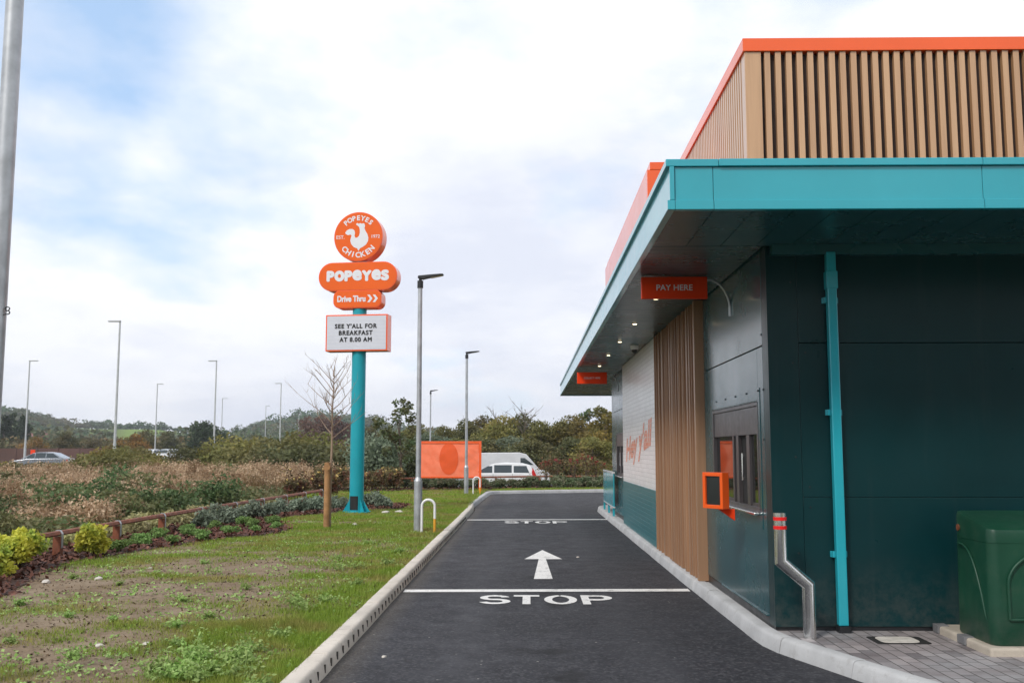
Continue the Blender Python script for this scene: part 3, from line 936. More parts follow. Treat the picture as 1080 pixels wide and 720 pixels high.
# downpipe
dp = MB()
dp.box(2.560, 2.640, 8.405, 8.475, 0.17, 3.30)
dp.box(2.535, 2.640, 8.40, 8.48, ZS - .13, ZS - .03) if False else None
dpo = part(dp, 'downpipe', M['teal'], bevel=0.008)
for z in (0.72, 1.90, 2.86):
    br = MB(); br.box(2.530, 2.668, 8.4755, 8.4985, z, z + 0.05); br.box(2.535, 2.5595, 8.44, 8.4765, z, z + 0.05)
    part(br, 'bracket', M['teal'], parent=dpo, bevel=0.003)
br = MB(); br.box(2.552, 2.648, 8.398, 8.482, 2.98, 3.13)
part(br, 'collar', M['teal'], parent=dpo, bevel=0.003)
sh = MB(); sh.box(2.55, 2.65, 8.38, 8.47, KH - .002, 0.168)
part(sh, 'gully_shoe', M['black'], parent=dpo)

# roof screen of timber slats under an orange coping
SX, SY, SZ = 2.20, 9.70, 5.755
sk = MB()
sk.box(SX + .06, 14.0, SY + .06, 21.0, 3.71, SZ - .15)
part(sk, 'screen_backing', M['screenback'])
ss = MB()
ss.box(SX, SX + 0.165, SY, SY + .03, 3.72, SZ - .137)
ss.box(SX, SX + 0.028, SY + .031, SY + .16, 3.72, SZ - .137)
x = SX + 0.20
while x < 13.9:
    ss.box(x, x + 0.058, SY, SY + .055, 3.72, SZ - .137); x += 0.1087
y = SY + 0.205
while y < 20.9:
    ss.box(SX, SX + .055, y, y + 0.058, 3.72, SZ - .137); y += 0.1087
part(ss, 'slat_screen', M['slat'], bevel=0.002)
cp = MB()
cp.box(SX - .02, 14.0, SY - .02, SY + .25, SZ - .135, SZ)
cp.box(SX - .02, SX + .25, SY + .251, 15.0, SZ - .135, SZ)
cp.box(SX - .02, SX + .25, 15.004, 21.0, SZ - .135, SZ)
part(cp, 'coping', M['orange'], bevel=0.004)
# orange roof box above the lane canopy
ob = MB()
ob.box(1.305, 2.15, 10.57, 16.50, 3.735, 4.65)
ob.box(1.335, 2.15, 10.565, 16.48, 4.6505, 4.735)
part(ob, 'roof_sign_box', M['orange'], bevel=0.004)

# hanging signs over the lane
def hang_sign(y, x0, x1, z0, z1, word, label, arms):
    t = thing('hanging_sign', (x0, y, z0), label, 'sign')
    org = (x0, y, z0)
    mb = MB(); mb.box(x0, x1, y - .035, y + .035, z0, z1)
    b = mb.build('board', M['orange_dark'], t, org=org, bevel=0.004)
    v, f = text_mesh(word, 1.0, 0.012)
    wd = (x1 - x0) * 0.55; v = fit(v, wd)
    cx, cz = (x0 + x1) / 2, (z0 + z1) / 2
    mb = MB(); mb.add(v, f, lambda p: (cx + p[0], y - .0375, cz + p[1]))
    mb.build('lettering', M['lettering'], b, org=org)
    mb = MB()
    P = []
    for k in range(11):
        a = R(90 * k / 10)
        P.append((x1 + 0.0 + 0.235 * math.sin(a) * 1.0, y, z1 - 0.02 - 0.33 * (1 - math.cos(a))))
    mb.tube(P, 0.014, 8)
    mb.tube([(x1 + .235, y, z1 - .30), (x1 + .235, y, z1 - .40)], 0.02, 8)
    mb.build('bracket', M['galv'], t, org=org, smooth=50)
    return t
hang_sign(10.0, 1.156, 1.822, 3.138, 3.36, 'PAY HERE', 'orange hanging sign reading PAY HERE under the near end of canopy', 1)
hang_sign(21.2, 1.052, 1.688, 3.03, 3.275, 'COLLECT HERE', 'small far orange sign under canopy by the collection window', 1)

# security camera under the soffit
t = thing('security_camera', (1.80, 16.68, ZS), 'small white dome camera under soffit beside the white brick wall', 'camera')
org = (1.80, 16.68, ZS)
mb = MB(); mb.tube([(1.80, 16.68, 3.37), (1.80, 16.68, 3.335)], 0.07, 16); mb.tube([(1.80, 16.68, 3.335), (1.80, 16.68, 3.30)], [0.07, 0.055], 16)
mb.build('housing', M['white'], t, org=org, smooth=40)
mb = MB(); mb.tube([(1.80, 16.68, 3.2995), (1.80, 16.67, 3.26), (1.80, 16.665, 3.235)], [0.052, 0.042, 0.012], 14)
mb.build('lens', M['black'], t, org=org, smooth=60)

# payment screen on the wall
tx, ty = 1.80, 9.31
ang = math.atan2(0.22 - 0, 0.14)   # direction along the face
t = thing('payment_screen', (2.06, 9.5, 1.06), 'orange framed payment screen on wall bracket beside the pay window', 'screen')
org = (2.06, 9.5, 1.06)
A = Vector((1.655, 9.535, 0)); Bp = Vector((1.80, 9.31, 0))
u = (Bp - A).normalized(); nrm = Vector((u.y, -u.x, 0)); nrm = nrm if nrm.y < 0 else -nrm
Wd = (Bp - A).length
def pf(a, z, d):                       # along the face, height, depth behind face
    return tuple(A + u * a - nrm * d + Vector((0, 0, z)))
mb = MB()
z0, z1, fwid = 1.065, 1.402, 0.036
def pbox(mb, a0, a1, zz0, zz1, d0, d1):
    mb.prism([(a0, zz0), (a1, zz0), (a1, zz1), (a0, zz1)], lambda a, b, d: pf(a, b, d), d0, d1)
pbox(mb, 0, fwid, z0, z1, 0, .085); pbox(mb, Wd - fwid, Wd, z0, z1, 0, .085)
pbox(mb, fwid + .0003, Wd - fwid - .0003, z0, z0 + fwid, 0, .085); pbox(mb, fwid + .0003, Wd - fwid - .0003, z1 - fwid, z1, 0, .085)
pbox(mb, fwid, Wd - fwid, z0 + fwid, z1 - fwid, .06, .084)
mb.build('frame', M['orange'], t, org=org, bevel=0.004)
mb = MB(); pbox(mb, fwid + .002, Wd - fwid - .002, z0 + fwid + .002, z1 - fwid - .002, .018, .055)
mb.build('display', M['screen'], t, org=org)
mb = MB()
mb.prism([(1.78, 1.062), (1.93, 1.062), (1.93, 0.955)], lambda a, b, d: (a, d, b), 9.40, 9.48)
pass
mb.build('bracket', M['orange_dark'], t, org=org, bevel=0.003)

# ------------------------------------------------------------------ street furniture near the building
def cranked_bollard():
    L = (2.245, 8.15, KH)
    t = thing('cranked_bollard', L, 'stainless steel cranked bollard with two red bands in front of the building corner', 'bollard')
    mb = MB()
    mb.tube([(0, 0, -0.02), (0, 0, 0.415), (-0.212, 0, 0.60), (-0.212, 0, 0.985)], 0.051, 28)
    mb.build('post', M['steel'], t, smooth=30)
    for z in (0.855, 0.925):
        mb = MB(); mb.tube([(-0.212, 0, z), (-0.212, 0, z + .028)], 0.0535, 28)
        mb.build('band', M['red'], t, smooth=30)
    return t
cranked_bollard()

# green roadside cabinet on its plinth
t = thing('utility_plinth', (4.3, 8.0, KH), 'pale concrete slab under the green storage chest against the wall', 'slab')
mb = MB()
mb.box(3.36, 5.5, 7.46, 8.47, KH - .03, 0.178)
mb.build('slab', M['plinth'], t, org=(4.3, 8.0, KH), bevel=0.02, seg=3)
for ya, yb in ((7.86, 8.0), (8.36, 8.466)):
    mb = MB(); mb.box(3.345, 3.44, ya, yb, KH, 0.186)
    mb.build('grey_block', M['lead'], t, org=(4.3, 8.0, KH), bevel=0.004)
def green_bin():
    L = (3.41, 7.52, 0.178)
    t = thing('storage_chest', L, 'large dark green moulded plastic chest with sloping lid on concrete slab', 'storage chest')
    W, D, Hb, Hf = 1.35, 0.64, 0.96, 0.84
    def outline(inset, r=0.085, n=8):
        pts = []
        for cx, cy, a0 in ((W - r, r, -90), (W - r, D - r, 0), (r, D - r, 90), (r, r, 180)):
            for k in range(n + 1):
                a = R(a0 + 90 * k / n); pts.append((cx + (r - inset) * math.cos(a), cy + (r - inset) * math.sin(a)))
        return pts
    mb = MB()
    zs = [0.0, 0.02, 0.3, 0.6, 0.74]; ins = [0.012, 0.0, 0.004, 0.010, 0.013]
    rings = [[(x, y, z) for x, y in outline(i)] for z, i in zip(zs, ins)]
    n = len(rings[0])
    for r_ in rings: mb.v += r_
    for k in range(len(rings) - 1):
        for q in range(n):
            a = k * n + q; b = k * n + (q + 1) % n
            mb.f.append((a, b, b + n, a + n)); mb.mi.append(0)
    mb.f.append(tuple(range(n - 1, -1, -1))); mb.mi.append(0)
    body = mb.build('body', M['bin'], t, smooth=40)
    # lid: continues the walls, slopes forward, soft edge
    mb = MB()
    def ztop(y): return Hf + (Hb - Hf) * min(1, max(0, y / D)) ** 0.9
    lid = []
    for dz, i in ((0.0, 0.011), (1.0, 0.016)):
        pass
    r0 = [(x, y, 0.742) for x, y in outline(0.013)]
    r1 = [(x, y, ztop(y) - 0.035) for x, y in outline(0.014)]
    r2 = [(x, y, ztop(y) - 0.008) for x, y in outline(0.024)]
    r3 = [(x, y, ztop(y)) for x, y in outline(0.055)]
    for r_ in (r0, r1, r2, r3): mb.v += r_
    for k in range(3):
        for q in range(n):
            a = k * n + q; b = k * n + (q + 1) % n
            mb.f.append((a, b, b + n, a + n)); mb.mi.append(0)
    mb.f.append(tuple(3 * n + q for q in range(n))); mb.mi.append(0)
    mb.build('lid', M['bin'], t, smooth=35)
    # arched raised panel on the front and curved ridge on the side
    mb = MB()
    P = [(0.13, -0.004, 0.19), (0.13, -0.004, 0.44)]
    for k in range(1, 24):
        a = R(180 - 180 * k / 24); P.append((0.48 + 0.35 * math.cos(a), -0.004, 0.44 + 0.25 * math.sin(a)))
    P += [(0.83, -0.004, 0.44), (0.83, -0.004, 0.19)]
    mb.tube(P, 0.012, 8)
    mb.tube([(0.13, -0.004, 0.19), (0.83, -0.004, 0.19)], 0.012, 8)
    mb.build('front_arch', M['bin'], t, smooth=50)
    mb = MB()
    P = []
    for k in range(13):
        s = k / 12; P.append((0.004 - 0.006 * (1 - s), 0.52 - 0.40 * s ** 0.7, 0.70 - 0.48 * s ** 1.9))
    P.append((0.030, 0.052, 0.02))
    mb.tube(P, 0.009, 8)
    mb.build('side_ridge', M['bin'], t, smooth=50)
    mb = MB(); mb.tube([(0.018, 0.54, 0.82), (0.006, 0.54, 0.82)], 0.026, 14)
    mb.build('hinge_cap', M['rust'], t, smooth=40)
    return t
green_bin()
# access cover in the paving
t = thing('access_cover', (2.92, 8.08, KH), 'small rectangular inspection cover set in dark surround in block paving', 'drain cover')
mb = MB()
def rr(cx, cy, w, d, r, n=5):
    pts = []
    for sx, sy, a0 in ((1, -1, -90), (1, 1, 0), (-1, 1, 90), (-1, -1, 180)):
        for k in range(n + 1):
            a = R(a0 + 90 * k / n); pts.append((cx + sx * (w / 2 - r) + r * math.cos(a), cy + sy * (d / 2 - r) + r * math.sin(a)))
    return pts
mb.prism(rr(0, 0, 0.42, 0.30, 0.03), lambda a, b, d: (a, b, d), -0.02, 0.001)
mb.build('surround', M['slot'], t)
mb = MB(); mb.prism(rr(-0.01, 0, 0.30, 0.24, 0.06), lambda a, b, d: (a, b, d), -0.015, 0.006)
mb.build('cover', M['stone'], t, bevel=0.003)

# teal barrier by the far window
t = thing('teal_barrier', (1.95, 22.85, KH), 'low turquoise panel barrier with pale rail beside the far service window', 'barrier')
org = (1.95, 22.85, KH)
mb = MB(); mb.box(1.942, 1.968, 22.86, 25.85, 0.34, 1.09); mb.build('panel', M['teal'], t, org=org, bevel=0.003)
mb = MB(); mb.box(1.93, 1.98, 22.84, 25.87, 1.0905, 1.13); mb.box(1.93, 1.98, 22.84, 25.87, 0.315, 0.3395)
mb.build('rail', M['lens'], t, org=org, bevel=0.003)
for y in (22.95, 24.3, 25.7):
    mb = MB(); mb.box(1.932, 1.978, y, y + .05, KH - .02, 0.3145); mb.build('leg', M['teal'], t, org=org)

# ------------------------------------------------------------------ pylon sign
PYL = (-4.25, 24.75, 0.09)
pyl = thing('pylon_sign', PYL, 'tall turquoise post sign with orange disc, oval and tag over a white message board', 'sign', rz=R(-7))
zb = PYL[2]
def rel(z): return z - zb
mb = MB(); mb.tube([(0, 0, rel(0.05)), (0, 0, rel(7.0))], 0.175, 32)
pole = mb.build('pole', M['teal_pole'], pyl, smooth=40)
mb = MB()
for ad in (-160, -40, 0, 45, 90, 135, 180):
    a = R(ad); c, s = math.cos(a), math.sin(a)
    p = [(0.17, 0.0), (0.33, 0.0), (0.33, 0.02), (0.17, 0.30)]
    mb.prism(p, lambda r_, z, d: (r_ * c - d * s, r_ * s + d * c, z + rel(0.11)), -0.008, 0.008)
mb.tube([(0, 0, rel(0.10)), (0, 0, rel(0.125))], 0.36, 28)
mb.build('base_flange', M['teal_pole'], pole, smooth=30)
mb = MB()
n = 10; aa = [R(-90 - 48 + 76 * k / n) for k in range(n + 1)]
for k in range(n):
    p = [(0.1775 * math.cos(a), 0.1775 * math.sin(a)) for a in (aa[k], aa[k + 1])]
    mb.quad((p[0][0], p[0][1], rel(0.16)), (p[1][0], p[1][1], rel(0.16)), (p[1][0], p[1][1], rel(0.50)), (p[0][0], p[0][1], rel(0.50)))
mb.build('access_door', M['letter_black'], pole, smooth=60)

def sign_body(name, outline, depth, face_mat, rim_mat, fd, rim=0.025):
    """box sign: rim shell with slightly recessed face"""
    mb = MB()
    mb.prism(outline, lambda a, b, d: (a, d, rel(b)), -depth / 2, depth / 2)
    o = mb.build(name, rim_mat, pyl, smooth=35, bevel=0.008)
    cx = sum(p[0] for p in outline) / len(outline); cz = sum(p[1] for p in outline) / len(outline)
    w = max(p[0] for p in outline) - min(p[0] for p in outline); h = max(p[1] for p in outline) - min(p[1] for p in outline)
    ins = [(cx + (p[0] - cx) * (1 - 2 * rim / w), cz + (p[1] - cz) * (1 - 2 * rim / h)) for p in outline]
    for sgn in (-1, 1):
        mb = MB(); mb.prism(ins, lambda a, b, d: (a, d, rel(b)), sgn * (depth / 2 + .001), sgn * (depth / 2 + .006))
        mb.build('face', face_mat, o)
    return o
def circle(cx, cz, r, n=64): return [(cx + r * math.cos(2 * PI * k / n), cz + r * math.sin(2 * PI * k / n)) for k in range(n)]
def stadium(cx, cz, w, h, r, n=12):
    pts = []
    for sx, sz, a0 in ((1, -1, -90), (1, 1, 0), (-1, 1, 90), (-1, -1, 180)):
        for k in range(n + 1):
            a = R(a0 + 90 * k / n); pts.append((cx + sx * (w / 2 - r) + r * math.cos(a), cz + sz * (h / 2 - r) + r * math.sin(a)))
    return pts
DPT = 0.40
fy = -DPT / 2 - .0085
disc = sign_body('disc', circle(-0.01, 6.985, 0.635), DPT, M['orange_sign'], M['orange'], fy)
oval = sign_body('oval', stadium(-0.01, 5.968, 2.04, 0.73, 0.36), DPT, M['orange_sign'], M['orange'], fy)
tagb = sign_body('tag', stadium(-0.01, 5.392, 1.25, 0.455, 0.17), DPT, M['orange_sign'], M['orange'], fy)
def put_text(parent, body, w, cx, cz, mat, bold=0.02, h=None, name='lettering', spacing=1.0, shear=0.0, fat=0.0):
    v, f = text_mesh(body, 1.0, bold, spacing=spacing); v = fit(v, w, h)
    mb = MB(); mb.add(v, f, lambda p: (cx + p[0] + shear * p[1], fy, rel(cz + p[1])))
    for q in range(10 if fat else 0):                     # heavier stroke: the outline repeated round itself
        a = 2 * PI * q / 10
        mb.add(v, f, lambda p: (cx + p[0] + fat * math.cos(a), fy - .0003 * (q + 1), rel(cz + p[1] + fat * math.sin(a))))
    return mb.build(name, mat, parent)
x_ = -0.815
mb = MB()
for ch_, w_ in (('P', .20), ('o', .255), ('P', .20), ('e', .24), ('Y', .245), ('e', .24), ('S', .20)):
    v, f = text_mesh(ch_, 1.0, 0.0); v = fit(v, w_ - .045, 0.225)
    up = {'e': .012, 'Y': -.004}.get(ch_, 0)
    for q in range(13):
        a = 2 * PI * q / 12; rr0 = 0 if q == 12 else .026
        mb.add(v, f, lambda p: (x_ + w_ / 2 + p[0] + rr0 * math.cos(a), fy - .0003 * q, rel(5.985 + up + p[1] + rr0 * math.sin(a))))
    x_ += w_ + .006
mb.build('lettering', M['lettering'], oval)
put_text(tagb, 'Drive Thru', 0.72, -0.16, 5.40, M['lettering'], 0.0, h=0.145, fat=0.008)
mb = MB()
for ox in (0.27, 0.41):
    for pts in ([(0, .095), (.065, .095), (.135, 0), (.07, 0)], [(.07, 0), (.135, 0), (.065, -.095), (0, -.095)]):
        mb.quad(*[(ox + a - 0.02, fy, rel(5.40 + b)) for a, b in pts])
mb.build('chevrons', M['lettering'], tagb)
# arc lettering on the disc
def arc_text(body, rad, a_mid, span, size, inward, bold):
    mb = MB(); n = len(body)
    for k, chh in enumerate(body):
        if chh == ' ': continue
        a = a_mid + (span * (k / (n - 1) - 0.5)) * (-1 if not inward else 1)
        v, f = text_mesh(chh, size, bold)
        xs_ = [p[0] for p in v]; cxx = (min(xs_) + max(xs_)) / 2
        aa_ = R(a); rot = aa_ - PI / 2 if not inward else aa_ + PI / 2
        def fn(p):
            x, z = p[0] - cxx, p[1]
            X = x * math.cos(rot) - z * math.sin(rot); Z = x * math.sin(rot) + z * math.cos(rot)
            return (-0.01 + rad * math.cos(aa_) + X, fy, rel(6.985 + rad * math.sin(aa_) + Z))
        mb.add(v, f, fn)
    return mb.build('lettering', M['lettering'], disc)
arc_text('POPEYES', 0.475, 90, 84, 0.17, False, 0.006)
arc_text('CHICKEN', 0.475, -90, 96, 0.19, True, 0.006)
put_text(disc, 'EST.', 0.21, -0.475, 6.98, M['lettering'], 0.01)
put_text(disc, '1972', 0.21, 0.445, 6.98, M['lettering'], 0.01)
ro = [(335, 195), (350, 185), (366, 196), (384, 188), (400, 196), (420, 190), (435, 200), (441, 225), (433, 248), (446, 280), (470, 320), (482, 360), (478, 400), (455, 440), (420, 465), (388, 480), (366, 512), (352, 482), (310, 465), (280, 430), (268, 390), (275, 355), (284, 332), (270, 318), (240, 325), (216, 312), (206, 296), (225, 270), (255, 254), (290, 254), (315, 270), (323, 300), (318, 340), (331, 360), (352, 354), (372, 335), (380, 300), (378, 260), (370, 232), (350, 214), (337, 206)]
mb = MB()
mb.prism([((x - 362) / 288 * 0.635 - 0.01, (345 - y) / 288 * 0.635 + 6.985) for x, y in ro][::-1], lambda a, b, d: (a, d, rel(b)), fy, fy + .002)
mb.build('rooster_emblem', M['lettering'], disc)
# message board
mb = MB()
mb.box(-0.80, 0.79, -0.24, 0.14, rel(4.078), rel(4.996))
bo = mb.build('message_board', M['orange'], pyl, bevel=0.006)
mb = MB(); mb.box(-0.765, 0.755, -0.2465, -0.2405, rel(4.113), rel(4.961))
fcb = mb.build('panel', M['board'], bo)
mb = MB()
for k in range(1, 9):
    z = 4.113 + k * 0.0942; mb.box(-0.764, 0.754, -0.2485, -0.2467, rel(z - .0035), rel(z + .0035))
mb.build('letter_rails', M['lettering'], bo)
fy = -0.2505
for s_, z, w_ in (("SEE Y'ALL FOR", 4.705, 1.07), ('BREAKFAST', 4.535, 0.86), ('AT 8.00 AM', 4.365, 0.82)):
    put_text(bo, s_, w_, -0.02, z, M['letter_black'], 0.0, h=0.108, spacing=1.18, fat=0.007)

# ------------------------------------------------------------------ lamps
def car_park_lamp(loc, h, label, group, rz=0.0):
    t = thing('lamp_post', loc, label, 'lamp post', group, rz)
    mb = MB(); mb.tube([(0, 0, -.05), (0, 0, 0.95)], 0.078, 20); mb.tube([(0, 0, 0.95), (0, 0, 1.02)], [0.078, 0.05], 20)
    mb.build('base_sleeve', M['galv'], t, smooth=40)
    mb = MB(); mb.tube([(0, 0, 1.0), (0, 0, h - .1)], [0.05, 0.043], 16)
    mb.build('post', M['galv'], t, smooth=40)
    mb = MB(); mb.tube([(0, 0, h - .16), (0, 0, h - .02)], 0.058, 14); mb.tube([(0, 0, h - .02), (0, 0, h + .05)], 0.03, 12)
    mb.build('collar', M['black'], t, smooth=40)
    mb = MB()
    mb.prism([(-0.05, 0.02), (0.05, -0.02), (0.20, 0.025), (0.44, 0.085), (0.455, 0.105), (0.41, 0.115), (0.17, 0.10), (-0.04, 0.075)], lambda a, b, d: (a, d * (1.0 if a > .2 else .6), h + .02 + b * .8), -0.085, 0.085)
    hd = mb.build('lamp_head', M['black'], t, bevel=0.012, smooth=50)
    mb = MB(); sl = 0.06 / 0.35
    mb.quad((0.205, -0.07, h + .036), (0.425, -0.07, h + .080), (0.425, 0.07, h + .080), (0.205, 0.07, h + .036))
    mb.build('led_panel', M['ledpanel'], hd)
    return t
car_park_lamp((-2.08, 18.9, 0.09), 4.80, 'slim grey lamp post standing on the lawn beside the white hoop', 'car park lamp posts')
car_park_lamp((-2.17, 35.0, 0.09), 4.93, 'slim grey lamp post in front of the orange banner', 'car park lamp posts')
car_park_lamp((-6.1, 62.0, -0.45), 5.75, 'distant grey lamp post rising above the orange banner', 'car park lamp posts')

def hoop(loc, label):
    t = thing('hoop_barrier', loc, label, 'hoop barrier', 'white hoops by the lamp posts')
    P = [(-0.12, 0, -.05), (-0.12, 0, 0.49)]
    for k in range(1, 12):
        a = R(180 - 180 * k / 12); P.append((0.12 * math.cos(a), 0, 0.49 + 0.12 * math.sin(a)))
    P += [(0.12, 0, 0.49), (0.12, 0, -.05)]
    mb = MB(); mb.tube(P, 0.024, 12); mb.build('hoop', M['white'], t, smooth=50)
    mb = MB(); mb.tube([(0.12, 0, 0.0), (0.12, 0, 0.26)], 0.0255, 12); mb.build('sleeve', M['yellow'], t, smooth=50, )
    return t
hoop((-1.86, 18.66, 0.09), 'white bent hoop with yellow leg next to the nearest slim lamp post')
hoop((-1.80, 34.9, 0.09), 'white bent hoop with yellow leg by the orange banner')

# near pole at the left edge
t = thing('steel_pole', (-3.60, 6.60, 0.09), 'tall galvanised steel pole at the left edge of the lawn', 'pole')
mb = MB(); mb.tube([(0, 0, -.1), (0, 0, 7.2)], [0.062, 0.056], 24)
mb.build('shaft', M['galv'], t, smooth=40)
mb = MB()
P = []
for k in range(13):
    a = R(-70 + 250 * k / 12); P.append((0.080 + 0.016 * math.cos(a), -0.02, 2.44 + 0.012 * math.sin(a) + 0.026))
for k in range(13):
    a = R(110 - 250 * k / 12); P.append((0.082 + 0.016 * math.cos(a), -0.02, 2.44 + 0.012 * math.sin(a)))
mb.tube(P, 0.004, 6)
mb.tube([(0.055, -0.02, 2.425), (0.075, -0.02, 2.43)], 0.004, 6)
mb.build('hook', M['black'], t, smooth=60)

# tall road lamps in two rows
def tall_lamp_proto(h, side):
    t = thing('road_lamp', (0, 0, 0), '', 'street lamp', 'tall lamps along the main road')
    mb = MB(); mb.tube([(0, 0, -.2), (0, 0, 2.2)], 0.14, 12); mb.tube([(0, 0, 2.2), (0, 0, h)], [0.105, 0.07], 12)
    mb.build('post', M['galv_far'], t, smooth=40)
    mb = MB(); mb.box(-0.06, 0.95, -.14, .14, h - .02, h + .10)
    mb.build('lamp_head', M['galv_far'], t, bevel=0.03)
    return t
LP = [(-33.0, 79.0, 180, 'nearest and tallest road lamp left of the pylon sign'),
      (-58.0, 114.0, 0, 'road lamp rising behind the silver car at the far left'),
      (-58.0, 154.0, 0, 'road lamp between the nearest road lamp and the dark round tree'),
      (-36.3, 114.5, 180, 'taller lamp of the close pair beside the dark round tree'),
      (-61.0, 197.0, 0, 'shorter lamp of the close pair beside the dark round tree'),
      (-38.3, 153.0, 180, 'road lamp just left of the bare sapling against the wooded hill'),
      (-61.0, 230.0, 0, 'small lamp left of the sapling, beside a taller one, before the wooded hill'),
      (-66.0, 285.0, 0, 'smallest distant lamp before the russet copse behind the sapling')]
proto = tall_lamp_proto(12.0, 1)
for i, (x, y, rz, lab) in enumerate(LP):
    if i == 0:
        proto.location = (x, y, 0); proto.rotation_euler = (0, 0, R(rz)); proto['label'] = lab
    else:
        dup(proto, (x, y, 0), R(rz), 1.0, lab)

# ------------------------------------------------------------------ orange banner stand
t = thing('banner_stand', (-3.0, 38.0, 0.09), 'orange framed mesh banner with a darker orange oval, standing on the grass', 'banner')
org = (-3.0, 38.0, 0.09)
mb = MB()
for x in (-4.20, -1.88):
    mb.box(x, x + 0.10, 37.96, 38.04, 0.05, 1.98)
mb.box(-4.0995, -1.8805, 37.962, 38.038, 1.885, 1.975)
mb.box(-4.0995, -1.8805, 37.962, 38.038, 0.585, 0.635)
mb.build('frame', M['orange'], t, org=org, bevel=0.006)
cl = MB(); nx, nz = 28, 16
i0 = 0
for a in range(nx + 1):
    for b in range(nz + 1):
        u_, v_ = a / nx, b / nz
        x = -4.095 + 2.21 * u_; z = 0.64 + 1.243 * v_
        cor = min((u_ - 0) ** 2 + (v_ - 1) ** 2, (u_ - 1) ** 2 + (v_ - 1) ** 2, u_ ** 2 + v_ ** 2, (u_ - 1) ** 2 + v_ ** 2)
        d = 0.03 * math.sin(u_ * PI) * math.sin(v_ * PI) + 0.018 * math.sin(14 * (u_ + v_)) * math.exp(-3 * u_) + 0.018 * math.sin(15 * (u_ - v_)) * math.exp(-3 * (1 - u_)) + 0.008 * math.sin(9 * v_ + 2 * u_)
        cl.v.append((x, 37.985 - d * sum((math.sin(u_ * PI), math.sin(v_ * PI))) * 0.5, z))
for a in range(nx):
    for b in range(nz):
        k = a * (nz + 1) + b
        xm = (cl.v[k][0] + cl.v[k + nz + 1][0]) / 2; zm = (cl.v[k][2] + cl.v[k + 1][2]) / 2
        cl.f.append((k, k + nz + 1, k + nz + 2, k + 1)); cl.mi.append(0)
cloth = cl.build('cloth', M['cloth'], t, org=org, smooth=60)
# oval print: same surface, a hair in front
ov = MB()
def cl_y(x, z):
    u_ = (x + 4.095) / 2.21; v_ = (z - 0.64) / 1.243
    d = 0.03 * math.sin(u_ * PI) * math.sin(v_ * PI) + 0.018 * math.sin(14 * (u_ + v_)) * math.exp(-3 * u_) + 0.018 * math.sin(15 * (u_ - v_)) * math.exp(-3 * (1 - u_)) + 0.008 * math.sin(9 * v_ + 2 * u_)
    return 37.985 - d * (math.sin(u_ * PI) + math.sin(v_ * PI)) * 0.5 - 0.012
cx, cz, rx, rz_ = -3.02, 1.31, 0.36, 0.60
rings = 6; seg = 32
ov.v.append((cx, cl_y(cx, cz), cz))
for k in range(1, rings + 1):
    for q in range(seg):
        a = 2 * PI * q / seg; x = cx + rx * k / rings * math.cos(a); z = cz + rz_ * k / rings * math.sin(a)
        ov.v.append((x, cl_y(x, min(z, 1.88)), z))
for q in range(seg):
    ov.f.append((0, 1 + q, 1 + (q + 1) % seg)); ov.mi.append(0)
    for k in range(rings - 1):
        a = 1 + k * seg + q; b = 1 + k * seg + (q + 1) % seg
        ov.f.append((a, a + seg, b + seg, b)); ov.mi.append(0)
ov.build('oval_print', M['orangecloth_dark'], cloth, org=org, smooth=60)

# ------------------------------------------------------------------ knee rails
def knee_rail(name, pts, label, h=0.40, r=0.05, pale=False, z=0.08):
    t = thing(name, (pts[0][0], pts[0][1], z), label, 'fence')
    org = (pts[0][0], pts[0][1], z)
    for k, (x, y) in enumerate(pts):
        mb = MB()
        mb.box(x - .055, x + .055, y - .055, y + .055, z - .1, z + h - r * 1.15)
        mb.build('post', M['rust'], t, org=org, bevel=0.006)
        mb = MB()
        # flat steel strap over the rail
        P = [(x + .058, y, z + h - .22), (x + .058, y, z + h - 0.02), (x + .03, y, z + h + .028), (x - .03, y, z + h + .028), (x - .058, y, z + h - .02), (x - .058, y, z + h - .22)]
        for a, b in zip(P, P[1:]):
            nx_, nz_ = (b[2] - a[2]), -(b[0] - a[0]); l = math.hypot(nx_, nz_); nx_, nz_ = -nx_ / l * .004, -nz_ / l * .004
            mb.prism([(a[0] - nx_, a[2] - nz_), (b[0] - nx_, b[2] - nz_), (b[0] + nx_, b[2] + nz_), (a[0] + nx_, a[2] + nz_)], lambda p, q, d: (p, d, q), y - .026, y + .026)
        mb.build('strap', M['galv'], t, org=org)
    for k, ((x0, y0), (x1, y1)) in enumerate(zip(pts, pts[1:])):
        d = Vector((x1 - x0, y1 - y0, 0)).normalized(); n = Vector((-d.y, d.x, 0))
        mb = MB()
        prof = [(-r, -r * .5), (0, -r), (r, -r * .5), (r * .62, r * .35), (0, r * .55), (-r * .62, r * .35)]
        a = Vector((x0, y0, z + h)) + d * (.004 if k else -.3); b = Vector((x1, y1, z + h)) - d * .004
        i = len(mb.v)
        for c in (a, b): mb.v += [tuple(c + n * p + Vector((0, 0, q))) for p, q in prof]
        m_ = len(prof)
        for q in range(m_):
            mb.f.append((i + q, i + (q + 1) % m_, i + m_ + (q + 1) % m_, i + m_ + q)); mb.mi.append(0)
        mb.f.append(tuple(i + q for q in range(m_ - 1, -1, -1))); mb.mi.append(0); mb.f.append(tuple(i + m_ + q for q in range(m_))); mb.mi.append(0)
        mb.build('rail', M['rust'], t, org=org)
    return t
knee_rail('knee_rail_fence', [(-6.80, 10.5), (-6.78, 12.42), (-6.75, 14.35), (-6.73, 16.36), (-6.69, 18.26), (-6.65, 20.26), (-6.55, 22.3), (-6.45, 24.2), (-6.35, 26.1), (-6.28, 28.0), (-6.2, 29.9)], 'low rust brown timber rail fence with steel straps between lawn and scrub', h=0.36)
